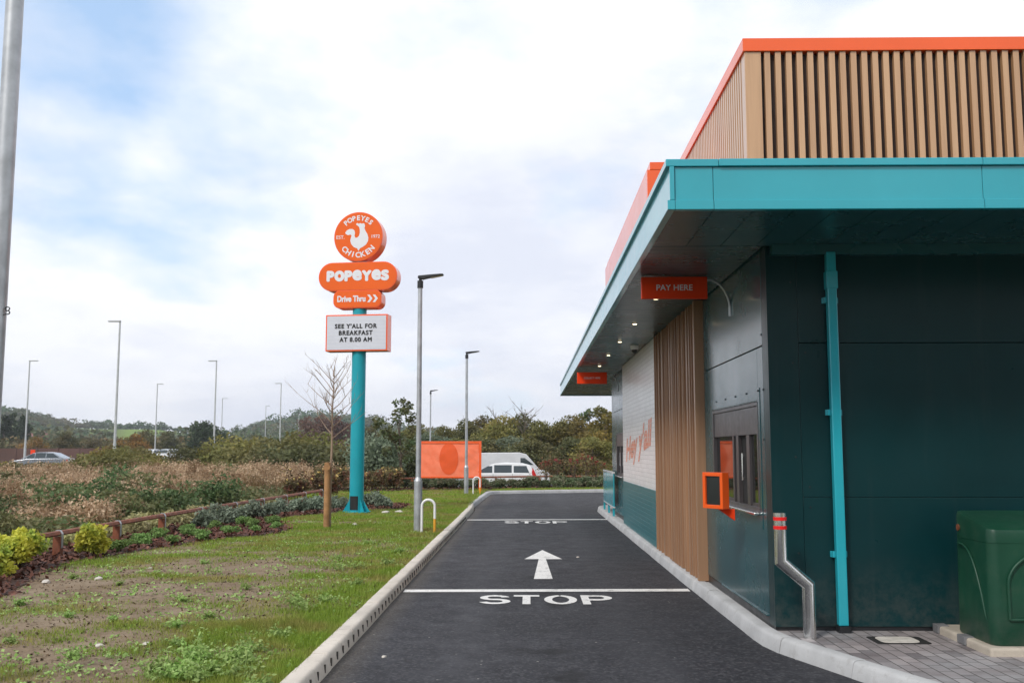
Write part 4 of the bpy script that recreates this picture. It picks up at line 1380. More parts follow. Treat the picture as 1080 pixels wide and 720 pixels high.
knee_rail('knee_rail_fence', [(-10.5, 41.0), (-8.6, 40.9), (-6.7, 40.9), (-4.8, 41.4), (-3.2, 42.2), (-1.4, 43.6), (0.5, 44.6), (2.4, 45.0), (4.3, 45.2), (6.2, 45.3)], 'low far timber rail fence behind the hedge and the orange banner', h=0.46, z=0.03)
# posts near left get their ends at lawn level
# ------------------------------------------------------------------ planting beds
# bark mulch: base sheet + chips (stuff)
bed = [(-7.4, 8.6), (-5.2, 8.9), (-5.45, 10.3), (-5.95, 12.1), (-6.20, 13.3), (-6.15, 14.0), (-5.85, 15.4), (-5.33, 17.1), (-4.60, 18.4), (-4.55, 19.0), (-4.95, 20.3), (-5.6, 22.0), (-5.35, 23.3), (-4.7, 24.3), (-4.55, 25.6), (-3.3, 26.2), (-3.3, 28.0), (-6.3, 30.3), (-7.2, 30.3)]
def in_poly(x, y, poly):
    x = np.asarray(x); y = np.asarray(y); r = np.zeros(x.shape, bool); n = len(poly); j = n - 1
    for i in range(n):
        xi, yi = poly[i]; xj, yj = poly[j]
        c = ((yi > y) != (yj > y)) & (x < (xj - xi) * (y - yi) / (yj - yi + 1e-12) + xi)
        r ^= c; j = i
    return r
bed2 = [(-9.5, 36.8), (-5.2, 37.6), (-4.6, 38.7), (0.0, 40.3), (3.0, 41.3), (8, 42.0), (8, 43.0), (2.5, 43.0), (-1.5, 42.6), (-4.5, 40.6), (-9.5, 40.4)]
def chips(poly, n, zf, size):
    xs_ = [p[0] for p in poly]; ys_ = [p[1] for p in poly]
    x = rng.uniform(min(xs_) , max(xs_), n * 2); y = rng.uniform(min(ys_), max(ys_), n * 2)
    # ragged border
    k = in_poly(x + 0.10 * rng.normal(size=n * 2), y + 0.16 * rng.normal(size=n * 2), poly)
    x, y = x[k][:n], y[k][:n]
    z = zf(x, y) + rng.uniform(0.0, 0.055, len(x))
    p = np.stack([x, y, z], 1)
    return leaves_at(p, size, 0.0, 0.6, 0.8, 0.5)
q1 = chips(bed, 17000, lambda x, y: lawn_z(x, y) + 0.01, 0.075)
q2 = chips(bed2, 5000, lambda x, y: 0.10 + 0 * x, 0.10)
stuff(np_mesh('bark_mulch', np.concatenate([q1, q2]), None, M['mulch']), 'reddish brown bark chippings in the planting beds', 'bark mulch')
mb = MB()
def sheet(poly, z):
    mb.quad(*[(a, b, z) for a, b in poly])
sheet(bed2, 0.122)
struct(mb.build('mulch_ground', M['mulchbase']))
lx2 = np.arange(-7.4, -3.2, 0.1); ly2 = np.arange(8.6, 30.3, 0.15)
mg = grid_mesh('mulch_ground', lx2, ly2, lambda x, y: lawn_z(x, y) + 0.012, M['mulchbase'], keep=lambda x, y: bool(in_poly(np.array([x]), np.array([y]), bed)[0]))
struct(mg)

def shrub(name, loc, label, cat, group, leaf, n, size, w, h, clumps=9, stem=True, flat=0.8, inner=0.35, droop=0.0, extra=None, aspect=0.5, rs_=(0.17, 0.27)):
    t = thing(name, loc, label, cat, group)
    c = []; r = []
    for k in range(clumps):
        a = random.uniform(0, 2 * PI); d = w * 0.5 * 0.62 * math.sqrt(random.random())
        hh = h * random.uniform(0.30, 0.78) * (1 - 0.35 * (d / (w * 0.5)) ** 2)
        c.append((d * math.cos(a), d * math.sin(a), hh)); r.append(w * random.uniform(*rs_))
    p = shell_points(n, c, r, inner, flat); p = p[p[:, 2] > 0.01]
    np_mesh('foliage', leaves_at(p, size, droop, aspect), None, leaf, t)
    if stem:
        mb = MB()
        for k in range(5):
            e = c[k % len(c)]; mb.tube([(0.02 * math.cos(k * 1.3), 0.02 * math.sin(k * 1.3), -.05), (e[0] * .6, e[1] * .6, e[2] * .55), e], [0.012 * h ** .5, 0.008 * h ** .5, 0.004], 5)
        mb.build('stem', M['bark'], t)
    if extra:
        em, en, es, zr = extra
        p = shell_points(en, c, r, 0.85, flat); p = p[p[:, 2] > h * zr]
        q = np.repeat(p, 5, axis=0) + rng.normal(size=(len(p) * 5, 3)) * es * 0.35
        np_mesh('flowers', leaves_at(q, es, 0, 0.9), None, em, t)
    return t
# golden shrubs
shrub('golden_shrub', (-6.17, 14.15, 0.09), 'golden yellow shrub hiding the rail between two fence posts', 'shrub', 'golden shrubs by the rail fence', M['yellowleaf'], 3000, 0.062, 0.60, 0.58, 26, aspect=0.6, flat=1.1, rs_=(.09, .19))
shrub('golden_shrub', (-6.43, 12.62, 0.09), 'wide golden yellow shrub before the start of the rail at the left edge', 'shrub', 'golden shrubs by the rail fence', M['yellowleaf'], 3600, 0.062, 0.80, 0.58, 30, aspect=0.6, flat=1.0, rs_=(.08, .18))
shrub('golden_shrub', (-6.37, 11.75, 0.09), 'golden shrub cut by the left picture edge over the bark bed', 'shrub', 'golden shrubs by the rail fence', M['yellowleaf'], 2800, 0.062, 0.70, 0.50, 24, aspect=0.6, rs_=(.09, .18))
# low green mounds in the near bark bed
mp = shrub('green_mound_plant', (0, 0, 0), '', 'plant', 'low green mounds in the bark bed', M['greenmound'], 900, 0.045, 0.36, 0.20, 9, stem=False)
mound = [(-6.15, 15.0), (-5.75, 16.2), (-6.2, 16.1), (-6.35, 17.2), (-5.55, 17.0), (-5.95, 17.5), (-5.3, 17.9), (-6.3, 18.5), (-5.6, 18.5), (-5.05, 18.55), (-6.05, 19.3), (-5.4, 19.6), (-4.85, 19.25), (-5.75, 20.2), (-5.15, 20.3), (-6.0, 20.9), (-5.45, 21.1), (-6.2, 15.6), (-6.45, 16.6)]
mound.sort(key=lambda p: p[1])
ordn = ['first', 'second', 'third', 'fourth', 'fifth', 'sixth', 'seventh', 'eighth', 'ninth', 'tenth', 'eleventh', 'twelfth', 'thirteenth', 'fourteenth', 'fifteenth', 'sixteenth', 'seventeenth', 'eighteenth', 'nineteenth', 'twentieth']
for i, (x, y) in enumerate(mound):
    lab = 'low bright green mound plant in the bark bed, %s away from golden shrub' % ordn[i]
    s = random.uniform(0.8, 1.2)
    z = float(lawn_z(x, y)) + .01
    if i == 0: mp.location = (x, y, z); mp['label'] = lab
    else: dup(mp, (x, y, z), random.uniform(0, 6), s * .85, lab)
# grey lavender clumps along the rail
lv = shrub('lavender_plant', (0, 0, 0), '', 'plant', 'grey lavender clumps along the rail', M['lavender'], 1500, 0.07, 0.62, 0.42, 11, stem=False)
lav = [(-6.35, 19.6), (-6.3, 20.6), (-6.25, 21.6), (-6.15, 22.4), (-6.0, 23.1), (-5.95, 23.9), (-5.65, 24.6), (-5.35, 25.2), (-5.05, 25.7), (-5.6, 25.9), (-4.75, 26.2), (-5.2, 26.7), (-3.9, 26.6), (-4.3, 27.2)]
for i, (x, y) in enumerate(lav):
    lab = 'grey green lavender clump by the rail, %s from the near end of its row' % ordn[i] if i < 11 else ('grey green lavender clump just right of the turquoise pylon post', 'grey lavender clump behind the foot of the pylon post', 'grey lavender clump among the last ones behind the pylon post')[i - 11]
    s = random.uniform(0.8, 1.15); z = float(lawn_z(x, y))
    if i == 0: lv.location = (x, y, z); lv['label'] = lab
    else: dup(lv, (x, y, z), random.uniform(0, 6), s, lab)
# rose bushes with yellow flowers behind pylon and banner
rs = shrub('rose_bush', (0, 0, 0), '', 'shrub', 'rose bushes in the far bed', M['roseleaf'], 2200, 0.10, 1.15, 0.95, 12, stem=True, extra=(M['flower_yellow'], 26, 0.07, 0.45))
ros = [(-8.9, 37.6), (-8.0, 38.2), (-7.2, 37.9), (-6.5, 38.6), (-5.8, 38.2), (-5.2, 39.0), (-7.6, 39.2), (-9.3, 38.9), (-6.6, 32.2), (-7.3, 31.4), (-5.6, 39.7)]
for i, (x, y) in enumerate(ros):
    lab = 'russet rose bush with yellow blooms, %s between pylon and banner' % ordn[i] if i < 8 or i == 10 else 'russet rose bush with yellow blooms beyond the end of the near rail, %s one' % ('nearer', 'farther')[i - 8 if i == 9 else 1]
    if i in (8, 9): lab = ('rose bush with yellow blooms past the end of the near rail', 'rose bush with yellow blooms at the very end of the near rail')[i - 8]
    s = random.uniform(0.8, 1.1)
    if i == 0: rs.location = (x, y, 0.1); rs['label'] = lab
    else: dup(rs, (x, y, 0.1), random.uniform(0, 6), s, lab)
# dark hedge bushes in the far bed
hb = shrub('hedge_bush', (0, 0, 0), '', 'shrub', 'clipped low bushes of the far hedge', M['hedge'], 1800, 0.09, 1.0, 0.40, 12, stem=True)
hx = np.arange(-4.3, 7.6, 0.62)
for i, x in enumerate(hx):
    y = 40.0 + (x + 4.3) * 0.21 + random.uniform(-.2, .25)
    lab = 'dark green bush of the far hedge, %s from the banner end' % ordn[i]
    if i == 0: hb.location = (x, y, 0.09); hb['label'] = lab
    else: dup(hb, (x, y, 0.09), random.uniform(0, 6), random.uniform(0.75, 1.25), lab)
# red-hipped tall roses behind that hedge
rr_ = thing('red_rose', (0, 0, 0), '', 'rose', 'red roses above the far hedge')
mb = MB(); pts = []
for k in range(7):
    a = random.uniform(0, 6.28); rd = random.uniform(.1, .38); hh = random.uniform(0.95, 1.35)
    mb.tube([(0, 0, 0), (rd * .4 * math.cos(a), rd * .4 * math.sin(a), hh * .55), (rd * math.cos(a), rd * math.sin(a), hh)], [0.012, .009, .005], 5)
    pts.append((rd * math.cos(a), rd * math.sin(a), hh))
mb.build('stem', M['bark'], rr_)
p = np.repeat(np.array(pts), 60, axis=0) + rng.normal(size=(420, 3)) * np.array([.15, .15, .22]) - np.array([0, 0, .22])
np_mesh('foliage', leaves_at(p, 0.085), None, M['roseleaf'], rr_)
p = np.repeat(np.array(pts)[:5], 8, axis=0) + rng.normal(size=(40, 3)) * .04
np_mesh('flowers', leaves_at(p, 0.075, 0, 0.9), None, M['flower_red'], rr_)
rl = [(1.15, 42.4), (1.95, 42.8), (2.5, 42.7), (2.95, 42.9), (4.0, 42.8), (.75, 42.6), (5.0, 43)]
rlab = ['red rose stems over the hedge right of the white cars', 'red rose stems over the hedge midway between cars and building', 'dense red rose stems over the hedge nearing the building', 'tall red rose stems close to the turquoise barrier', 'red rose over the top of the turquoise barrier', 'first red rose stems behind the tail of the white car', 'red rose stems hidden mostly by the building corner']
for i, (x, y) in enumerate(rl):
    if i == 0: rr_.location = (x, y, .09); rr_['label'] = rlab[i]
    else: dup(rr_, (x, y, .09), i * 1.1, random.uniform(.85, 1.15), rlab[i])

# young staked sapling
t = thing('sapling', (-3.92, 19.62, 0.09), 'bare young tree with thin branches beside its timber stake', 'tree')
mb = MB()
mb.tube([(0.03, 0, -.05), (0.03, 0, 0.9), (0.045, 0.0, 1.6), (0.04, 0, 2.3), (0.07, 0, 3.2)], [0.029, 0.026, 0.022, 0.015, 0.006], 8)
mb.build('trunk', M['twig'], t, smooth=60)
mb = MB(); random.seed(21)
def twig(p, d, L, r, depth):
    n = 4; P = [Vector(p)]; dd = Vector(d).normalized()
    for k in range(n):
        dd = (dd + Vector((random.uniform(-.16, .16), random.uniform(-.16, .16), random.uniform(-.02, .12)))).normalized()
        P.append(P[-1] + dd * L / n)
    mb.tube(P, [r * (1 - .75 * k / n) for k in range(n + 1)], 5)
    if depth:
        for k in range(random.randint(2, 3)):
            q = P[random.randint(1, n)]; e = (dd + Vector((random.uniform(-.8, .8), random.uniform(-.8, .8), random.uniform(-.1, .5)))).normalized()
            twig(q, e, L * random.uniform(.3, .5), r * .5, depth - 1)
for k in range(20):
    z = 1.75 + 1.3 * (k / 20) ** 0.9; a = k * 2.4
    L = 1.05 * (1 - 0.55 * k / 20) * random.uniform(.75, 1.15)
    twig((0.045, 0, z), (math.cos(a), math.sin(a), random.uniform(.55, 1.0)), L, 0.0105, 2)
mb.build('branches', M['twig'], t)
t = thing('tree_stake', (-3.93, 19.50, 0.09), 'round timber stake on the lawn supporting the bare sapling', 'stake')
mb = MB(); mb.tube([(0, 0, -.1), (0, 0, 1.29)], 0.058, 14); mb.build('post', M['stake'], t, smooth=40)
mb = MB(); mb.tube([(0, -.064, 1.20), (0, .15, 1.20)], 0.066, 14); mb.build('tie', M['stake'], t, smooth=40)

# ------------------------------------------------------------------ lawn growth
def grass_mesh():
    out = []
    def batch(n, x0, x1, y0, y1, hm, wd, p=1.0):
        x = rng.uniform(x0, x1, n); y = rng.uniform(y0, y1, n)
        g = grassiness(x, y)
        k = (rng.random(n) < g ** 1.4 * p) & ~in_poly(x, y, bed) & (x < -1.60)
        x, y, g = x[k], y[k], g[k]; m_ = len(x)
        z = lawn_z(x, y) - 0.004
        h = hm * rng.uniform(0.45, 1.15, m_) * (0.45 + 0.75 * g)
        a = rng.uniform(0, 2 * PI, m_); b = a + PI / 2 + rng.normal(size=m_) * .4
        lean = h * rng.uniform(.1, 0.9, m_)
        w_ = wd * rng.uniform(.6, 1.3, m_)
        p0 = np.stack([x - np.cos(a) * w_, y - np.sin(a) * w_, z], 1); p1 = np.stack([x + np.cos(a) * w_, y + np.sin(a) * w_, z], 1)
        p2 = np.stack([x + np.cos(b) * lean, y + np.sin(b) * lean, z + h], 1)
        out.append(np.stack([p0, p1, p2], 1))
    batch(90000, -4.2, -1.6, 5.6, 9.0, 0.060, 0.0032)
    batch(90000, -6.2, -1.6, 7.5, 13.0, 0.058, 0.0042)
    batch(90000, -6.4, -1.6, 12.0, 20.0, 0.055, 0.006)
    batch(80000, -6.4, -1.5, 19.0, 29.0, 0.055, 0.009)
    batch(50000, -8.0, -1.5, 28.0, 40.0, 0.06, 0.014)
    x = rng.uniform(-1.4, 7, 16000); y = rng.uniform(37.5, 42.5, 16000)
    k = (y > 38.25 + (x + 1.5) * .385) & ~in_poly(x, y, bed2)
    x, y = x[k], y[k]; m_ = len(x); h = rng.uniform(.03, .07, m_); a = rng.uniform(0, 6.28, m_); w_ = 0.013
    out.append(np.stack([np.stack([x - np.cos(a) * w_, y - np.sin(a) * w_, 0 * x + .10], 1), np.stack([x + np.cos(a) * w_, y + np.sin(a) * w_, 0 * x + .10], 1), np.stack([x + h * .5 * np.sin(a), y, .10 + h], 1)], 1))
    return np.concatenate(out)
stuff(np_mesh('lawn_grass', grass_mesh(), None, M['grass']), 'thin patchy green grass growing on the bare lawn soil', 'grass')

n = 12000
x = rng.uniform(-6.3, -1.62, n); y = 5.8 + rng.random(n) ** 1.5 * 22
k = ~in_poly(x, y, bed); x, y = x[k], y[k]
stuff(np_mesh('leaf_litter', leaves_at(np.stack([x, y, lawn_z(x, y) + .006], 1), .030, 0, .6, .9, .6), None, leafmat('litter', (0.05, 0.035, 0.022), (0.24, 0.17, 0.10), None, 0.1)), 'scattered clods and dead leaves on the bare lawn soil', 'leaf litter')

n = 3600
x = rng.uniform(-6.2, -1.66, n); y = 5.9 + rng.random(n) ** 1.4 * 20
k = ~in_poly(x, y, bed) & (fbm(x, y, 1.3, 55) > .43); x, y = x[k], y[k]
p = np.repeat(np.stack([x, y, lawn_z(x, y) + .012], 1), 6, axis=0)
p += rng.normal(size=p.shape) * np.array([.028, .028, .009]); p[:, 2] = np.maximum(p[:, 2], lawn_z(p[:, 0], p[:, 1]) + .004)
stuff(np_mesh('lawn_clover', leaves_at(p, .030, 0, .7, .8, .5), None, M['weed']), 'low clover and seedlings spread through the thin lawn', 'clover')

# leafy weeds
def weed_proto(n, L, h, seed):
    random.seed(seed)
    t = thing('weed_plant', (0, 0, 0), '', 'weed', 'leafy weeds on the lawn')
    vs = []
    mb = MB()
    for s in range(n):
        a = random.uniform(0, 6.28); el = random.uniform(.25, 1.3); ln = L * random.uniform(.6, 1.1)
        d = Vector((math.cos(a) * math.cos(el), math.sin(a) * math.cos(el), math.sin(el) * h))
        tip = d * ln
        mb.tube([(0, 0, -.01), tuple(tip * .55 + Vector((0, 0, .01))), tuple(tip)], [.0022, .0018, .001], 4)
        for q in range(5):
            s_ = 0.35 + .16 * q; c = tip * s_
            vs.append((c.x + random.uniform(-.012, .012), c.y + random.uniform(-.012, .012), c.z + random.uniform(0, .012)))
    mb.build('stems', M['weed'], t)
    p = np.repeat(np.array(vs), 3, axis=0) + rng.normal(size=(len(vs) * 3, 3)) * .012
    p[:, 2] = np.abs(p[:, 2]) + .004
    np_mesh('leaves', leaves_at(p, 0.034, 0, .45, .6, .5), None, M['weed'], t)
    return t
wp = [weed_proto(16, 0.17, .6, 1), weed_proto(9, 0.10, 0.5, 2), weed_proto(7, .20, 1.1, 4)]
wl = []
random.seed(33)
for k in range(17): wl.append((random.gauss(-2.25, .26), random.gauss(7.15, .35), random.choice((0, 0, 2)), random.uniform(.8, 1.25)))
for (x, y, kk, s) in [(-2.15, 9.6, 2, 1.2), (-2.3, 9.9, 0, 1), (-2.05, 10.1, 0, .9), (-2.4, 12.8, 2, 1.2), (-2.2, 12.9, 2, .9), (-3.1, 11.1, 0, .8), (-3.5, 10.2, 1, 1), (-4.2, 9.2, 1, 1), (-3.0, 8.6, 1, 1.1), (-4.6, 11.3, 1, .9), (-3.9, 12.4, 2, .8), (-2.7, 14.2, 0, .8), (-5.4, 11.9, 1, 1), (-3.35, 7.4, 0, .8), (-2.75, 7.9, 1, 1), (-1.95, 11.4, 0, .9), (-2.0, 8.2, 0, 1.0), (-3.4, 14.2, 2, .9), (-4.4, 13.6, 0, .7), (-2.6, 16.4, 2, .8), (-1.9, 15.0, 0, .9), (-1.85, 13.3, 0, 1.0), (-2.9, 9.2, 1, .9), (-5.0, 9.9, 1, 1.1), (-4.1, 8.0, 1, 1.), (-3.7, 9.0, 1, .9)]:
    wl.append((x, y, kk, s))
done = set()
for i, (x, y, kk, s) in enumerate(wl):
    y = max(6.35, y); x = min(-1.72, x)
    lab = 'leafy green weed in the thick weed clump by the near kerb' if i < 17 else 'small leafy green weed growing alone on the patchy lawn'
    gr = 'weeds clumped by the near kerb' if i < 17 else 'scattered weeds on the lawn'
    z = float(lawn_z(x, y)) - .003
    if kk not in done:
        done.add(kk); o = wp[kk]; root_children(o); o.location = (x, y, z); o.scale = (s,) * 3; o['label'] = lab; o['group'] = gr
    else: dup(wp[kk], (x, y, z), random.uniform(0, 6), s, lab, gr)

# pale stones on lawn and lane
def stone(x, y, z, s, label):
    bm = bmesh.new(); bmesh.ops.create_icosphere(bm, subdivisions=2, radius=1)
    for v in bm.verts:
        v.co *= 1 + random.uniform(-.22, .22); v.co.z *= .55; v.co.x *= 1.25
    me = bpy.data.meshes.new('stone'); bm.to_mesh(me); bm.free(); me.materials.append(M['stone'])
    o = bpy.data.objects.new('stone', me); COL.objects.link(o); o.location = (x, y, z + s * .25); o.scale = (s,) * 3; o.rotation_euler = (0, 0, random.uniform(0, 6))
    tag(o, label, 'stone', 'pale stones on the ground')
SL = [(-5.55, 11.55, .045, 'pale stone on the soil below the wide golden shrub'), (-5.05, 11.8, .045, 'pale flat stone on the soil below the single golden shrub'),
      (-4.9, 13.0, .03, 'small pale stone on bare soil halfway up the lawn'), (-3.55, 20.5, .06, 'white stone on the grass between stake and lamp post'),
      (-3.35, 7.9, .03, 'cream pebble on the bare soil left of the weed clump'), (-3.0, 7.95, .028, 'tan pebble on the bare soil just above the weed clump'),
      (-5.5, 24.4, .07, 'white stone at the edge of the bark near the lavender'), (-3.5, 24.6, .09, 'white stone right of the pylon post foot'), (-3.2, 24.8, .08, 'second white stone farther right of the pylon post')]
for x, y, s, l in SL: stone(x, y, float(lawn_z(x, y)), s, l)
for x, y, s, l in [(-1.13, 7.95, .018, 'small white pebble on the asphalt near the kerb'), (0.75, 15.3, .02, 'white pebble on the asphalt right of the arrow'), (-1.2, 7.05, .011, 'tiny pebble on the asphalt beside the drain slots')]:
    stone(x, y, 0.0, s, l)

# ------------------------------------------------------------------ scrub beyond the rail
def scrub_z(x, y): return ground_z(x, y)
# dry reeds: stems and plumes (stuff)
def reeds(n, region, h0, h1, cut=.44):
    x0, x1, y0, y1 = region
    x = rng.uniform(x0, x1, n); y = rng.uniform(y0, y1, n)
    k = (fbm(x, y, .33, 77) > cut) & (x < -7.5)
    x, y = x[k], y[k]; m_ = len(x)
    h = (h0 + (h1 - h0) * rng.random(m_) ** 1.5) * (0.50 + .95 * vnoise(x, y, .75, 5)) * np.where(x < -12, .90, 1.0)
    a = rng.uniform(0, 6.28, m_); w_ = 0.009
    ln = h * rng.uniform(.05, .3, m_); b = rng.uniform(0, 6.28, m_)
    z = ground_z(x, y)
    stem = np.stack([np.stack([x - np.cos(a) * w_, y - np.sin(a) * w_, z], 1), np.stack([x + np.cos(a) * w_, y + np.sin(a) * w_, z], 1),
                     np.stack([x + np.cos(b) * ln + .005, y + np.sin(b) * ln, z + h], 1), np.stack([x + np.cos(b) * ln - .005, y + np.sin(b) * ln, z + h], 1)], 1)
    tips = np.stack([x + np.cos(b) * ln, y + np.sin(b) * ln, z + h], 1)
    q = np.repeat(tips, 9, axis=0) + rng.normal(size=(m_ * 9, 3)) * np.array([.055, .055, .13]) - np.array([0, 0, .12])
    return stem, leaves_at(q, 0.080, .2, .5)
def reed_clumps(n, region, H0, H1, R0, R1, per):
    x0, x1, y0, y1 = region
    cx = rng.uniform(x0, x1, n); cy = rng.uniform(y0, y1, n)
    k = (fbm(cx, cy, .30, 77) > .40) & (cx < -8.0); cx, cy = cx[k], cy[k]; m = len(cx)
    H = rng.uniform(H0, H1, m); Rr = rng.uniform(R0, R1, m)
    a = rng.uniform(0, 2 * PI, (m, per)); u_ = np.sqrt(rng.random((m, per)))
    r0 = u_ * Rr[:, None] * .55; r1 = u_ * Rr[:, None]
    h = H[:, None] * (1 - .38 * u_ ** 2) * rng.uniform(.82, 1.08, (m, per))
    bx = (cx[:, None] + r0 * np.cos(a)).ravel(); by = (cy[:, None] + r0 * np.sin(a)).ravel()
    tx = (cx[:, None] + r1 * np.cos(a)).ravel(); ty = (cy[:, None] + r1 * np.sin(a)).ravel()
    z = ground_z(bx, by); tz = z + h.ravel(); w_ = .008; q_ = rng.uniform(0, 6.28, len(bx)); c_, s_ = np.cos(q_) * w_, np.sin(q_) * w_
    stem = np.stack([np.stack([bx - c_, by - s_, z], 1), np.stack([bx + c_, by + s_, z], 1), np.stack([tx + c_ * .6, ty + s_ * .6, tz], 1), np.stack([tx - c_ * .6, ty - s_ * .6, tz], 1)], 1)
    t_ = np.stack([tx, ty, tz], 1)
    q = np.repeat(t_, 9, axis=0) + rng.normal(size=(len(t_) * 9, 3)) * np.array([.05, .05, .10]) - np.array([0, 0, .09])
    return stem, leaves_at(q, 0.078, .1, .55)
S, P_ = [], []
for reg, n, a0, a1, r0, r1, per in (((-34, -10.5, 20.5, 36), 560, .58, .97, .40, .85, 46), ((-15, -8.6, 15.0, 22), 46, .5, .85, .35, .6, 46), ((-24, -7.6, 33, 46), 230, .85, 1.28, .45, .9, 46)):
    a, b = reed_clumps(n, reg, a0, a1, r0, r1, per); S.append(a); P_.append(b)
a, b = reeds(7000, (-34, -9.4, 21, 44), .45, .8, .40); S.append(a); P_.append(b)
S = np.concatenate(S); P_ = np.concatenate(P_)
o = np_mesh('dry_reeds', np.concatenate([S, P_]), np.concatenate([np.zeros(len(S)), np.ones(len(P_))]), [M['reed'], M['reedplume']])
stuff(o, 'dry tan reeds and seed heads filling the rough ground beyond the rail', 'reeds')
# rank green undergrowth between everything
n = 60000
x = rng.uniform(-32, -6.95, n); y = 11 + rng.random(n) ** 1.3 * 30
hh = (0.16 + 0.55 * fbm(x, y, .5, 31)) * sstep(-6.9, -8.2, x)
p = np.stack([x, y, ground_z(x, y) + hh * (0.35 + .65 * rng.random(n))], 1)
stuff(np_mesh('undergrowth', leaves_at(p, 0.13, .1, .45, .5, .5), None, leafmat('undergrowth_leaf', (0.07, 0.11, 0.04), (0.16, 0.19, 0.08), (0.22, 0.18, 0.10), 0.3, .6)), 'rank mixed green and brown undergrowth beyond the rail', 'undergrowth')

def bush(leaf, n, size, w, h, clumps, name='scrub_bush', flat=.8):
    return shrub(name, (0, 0, 0), '', 'bush', 'scrub bushes beyond the rail', leaf, n, size, w, h, clumps, stem=True, flat=flat, inner=.4)
random.seed(5)
br_p = [bush(M['bramble'], 3600, .12, 2.4, 1.0, 16, 'bramble_bush'), bush(M['bramble'], 3000, .13, 1.9, 1.15, 12, 'bramble_bush')]
pl_p = bush(M['paleplant'], 700, .10, 1.0, 0.50, 8, 'pale_leaved_plant', .7)
used = set()
def place(proto, x, y, rz, s, lab, group=None, zoff=0.0):
    z = float(ground_z(x, y)) + zoff
    root_children(proto)
    if proto.name not in used:
        used.add(proto.name); proto.location = (x, y, z); proto.rotation_euler = (0, 0, rz); proto.scale = (s,) * 3 if isinstance(s, (int, float)) else s
        proto['label'] = lab
        if group: proto['group'] = group
        return proto
    return dup(proto, (x, y, z), rz, s, lab, group)
random.seed(12)
nb = 0
for k in range(26):
    x = -8.2 - random.random() * 3.4 - (k % 3) * .9; y = 12.0 + k * 0.60 + random.uniform(-.3, .3)
    place(br_p[k % 2], x, y, random.uniform(0, 6), random.uniform(.62, .86), 'dark green bramble bush in the tangle right behind the near rail', 'brambles behind the near rail')
for k in range(17):
    y = 21 + random.random() * 19; x = -8.5 - random.random() * (y * .42)
    place(br_p[k % 2], x, y, random.uniform(0, 6), random.uniform(.6, 1.02), 'dark green bramble bush standing among the dry reeds', 'brambles among the reeds')
for k, (x, y) in enumerate([(-7.35, 17.3), (-7.3, 18.3), (-7.4, 19.4), (-7.25, 20.5), (-7.2, 21.6), (-7.3, 22.8), (-7.1, 24), (-7.0, 25.3), (-6.9, 26.8), (-7.5, 16.4)]):
    place(pl_p, x, y, k * 1.3, random.uniform(.7, 1.05), 'pale cream leaved plant hugging the back of the near rail', 'pale plants along the back of the rail')

# olive scrub belt farther back
ol_p = [bush(M['olive'], 4200, .24, 5.0, 2.3, 18, 'olive_bush'), bush(M['olivedark'], 4200, .24, 4.6, 2.6, 16, 'olive_bush'), bush(M['greygreen'], 3600, .22, 3.6, 3.0, 14, 'grey_willow_bush', 1.0), bush(M['yellowing'], 2600, .2, 3.0, 1.6, 12, 'yellowing_bush')]
random.seed(17)
def px_at(xpix, Y): return (xpix - 557) / 1045 * Y
for k in range(60):
    Y = random.uniform(42, 78); xp = random.uniform(-20, 260)
    X = px_at(xp, Y)
    hmax = 1.66 + Y * (5 - 13 * random.random()) / 1045
    wide = random.uniform(.45, .95)
    j = random.choice((0, 0, 1, 3)); base = (2.3, 2.6, 3.0, 1.6)[j]
    if xp < 85: hmax -= 0.42 * Y / 60 + .45
    if 160 < xp < 205 or 220 < xp < 262: hmax = 1.42 - .007 * Y; wide = .45
    sc_ = hmax / base * random.uniform(.85, 1.25)
    place(ol_p[j], X, Y, random.uniform(0, 6), (wide, wide, max(.2, sc_)), ['low olive bush in the rough scrub between reeds and main road', 'low dark olive bush in the scrub between reeds and main road', '', 'low yellowing bush in the scrub between reeds and main road'][j], ['olive bushes of the rough scrub', 'dark olive bushes of the rough scrub', '', 'yellowing bushes of the rough scrub'][j])
bigs = [(290, 50, 1, .92, 'rounded dark olive bush left of the sapling behind the reeds'), (262, 55, 0, .92, 'olive bush right of the far white car, behind the reeds'), (318, 52, 1, .92, 'dark bush directly behind the bare sapling trunk'), (345, 54, 1, .92, 'dark bush between sapling and turquoise post'), (365, 50, 1, .92, 'dark bush half hidden by the turquoise post'), (396, 47, 2, 1.0, 'grey green willow bush just right of the turquoise post'), (412, 52, 2, 1.0, 'grey green willow bush behind the small leafy tree'), (430, 50, 1, 1.0, 'dark bush behind the nearest slim lamp post'), (300, 62, 0, 1.22, 'tall olive bush behind the reeds left of sapling'), (335, 66, 0, 1.28, 'broad olive bush farther behind the sapling'), (243, 60, 0, 1.05, 'olive bush in front of the far white car')]
for xp, Y, j, s, lab in bigs:
    place(ol_p[j], px_at(xp, Y), Y, random.uniform(0, 6), s, lab, 'big bushes behind the reeds')

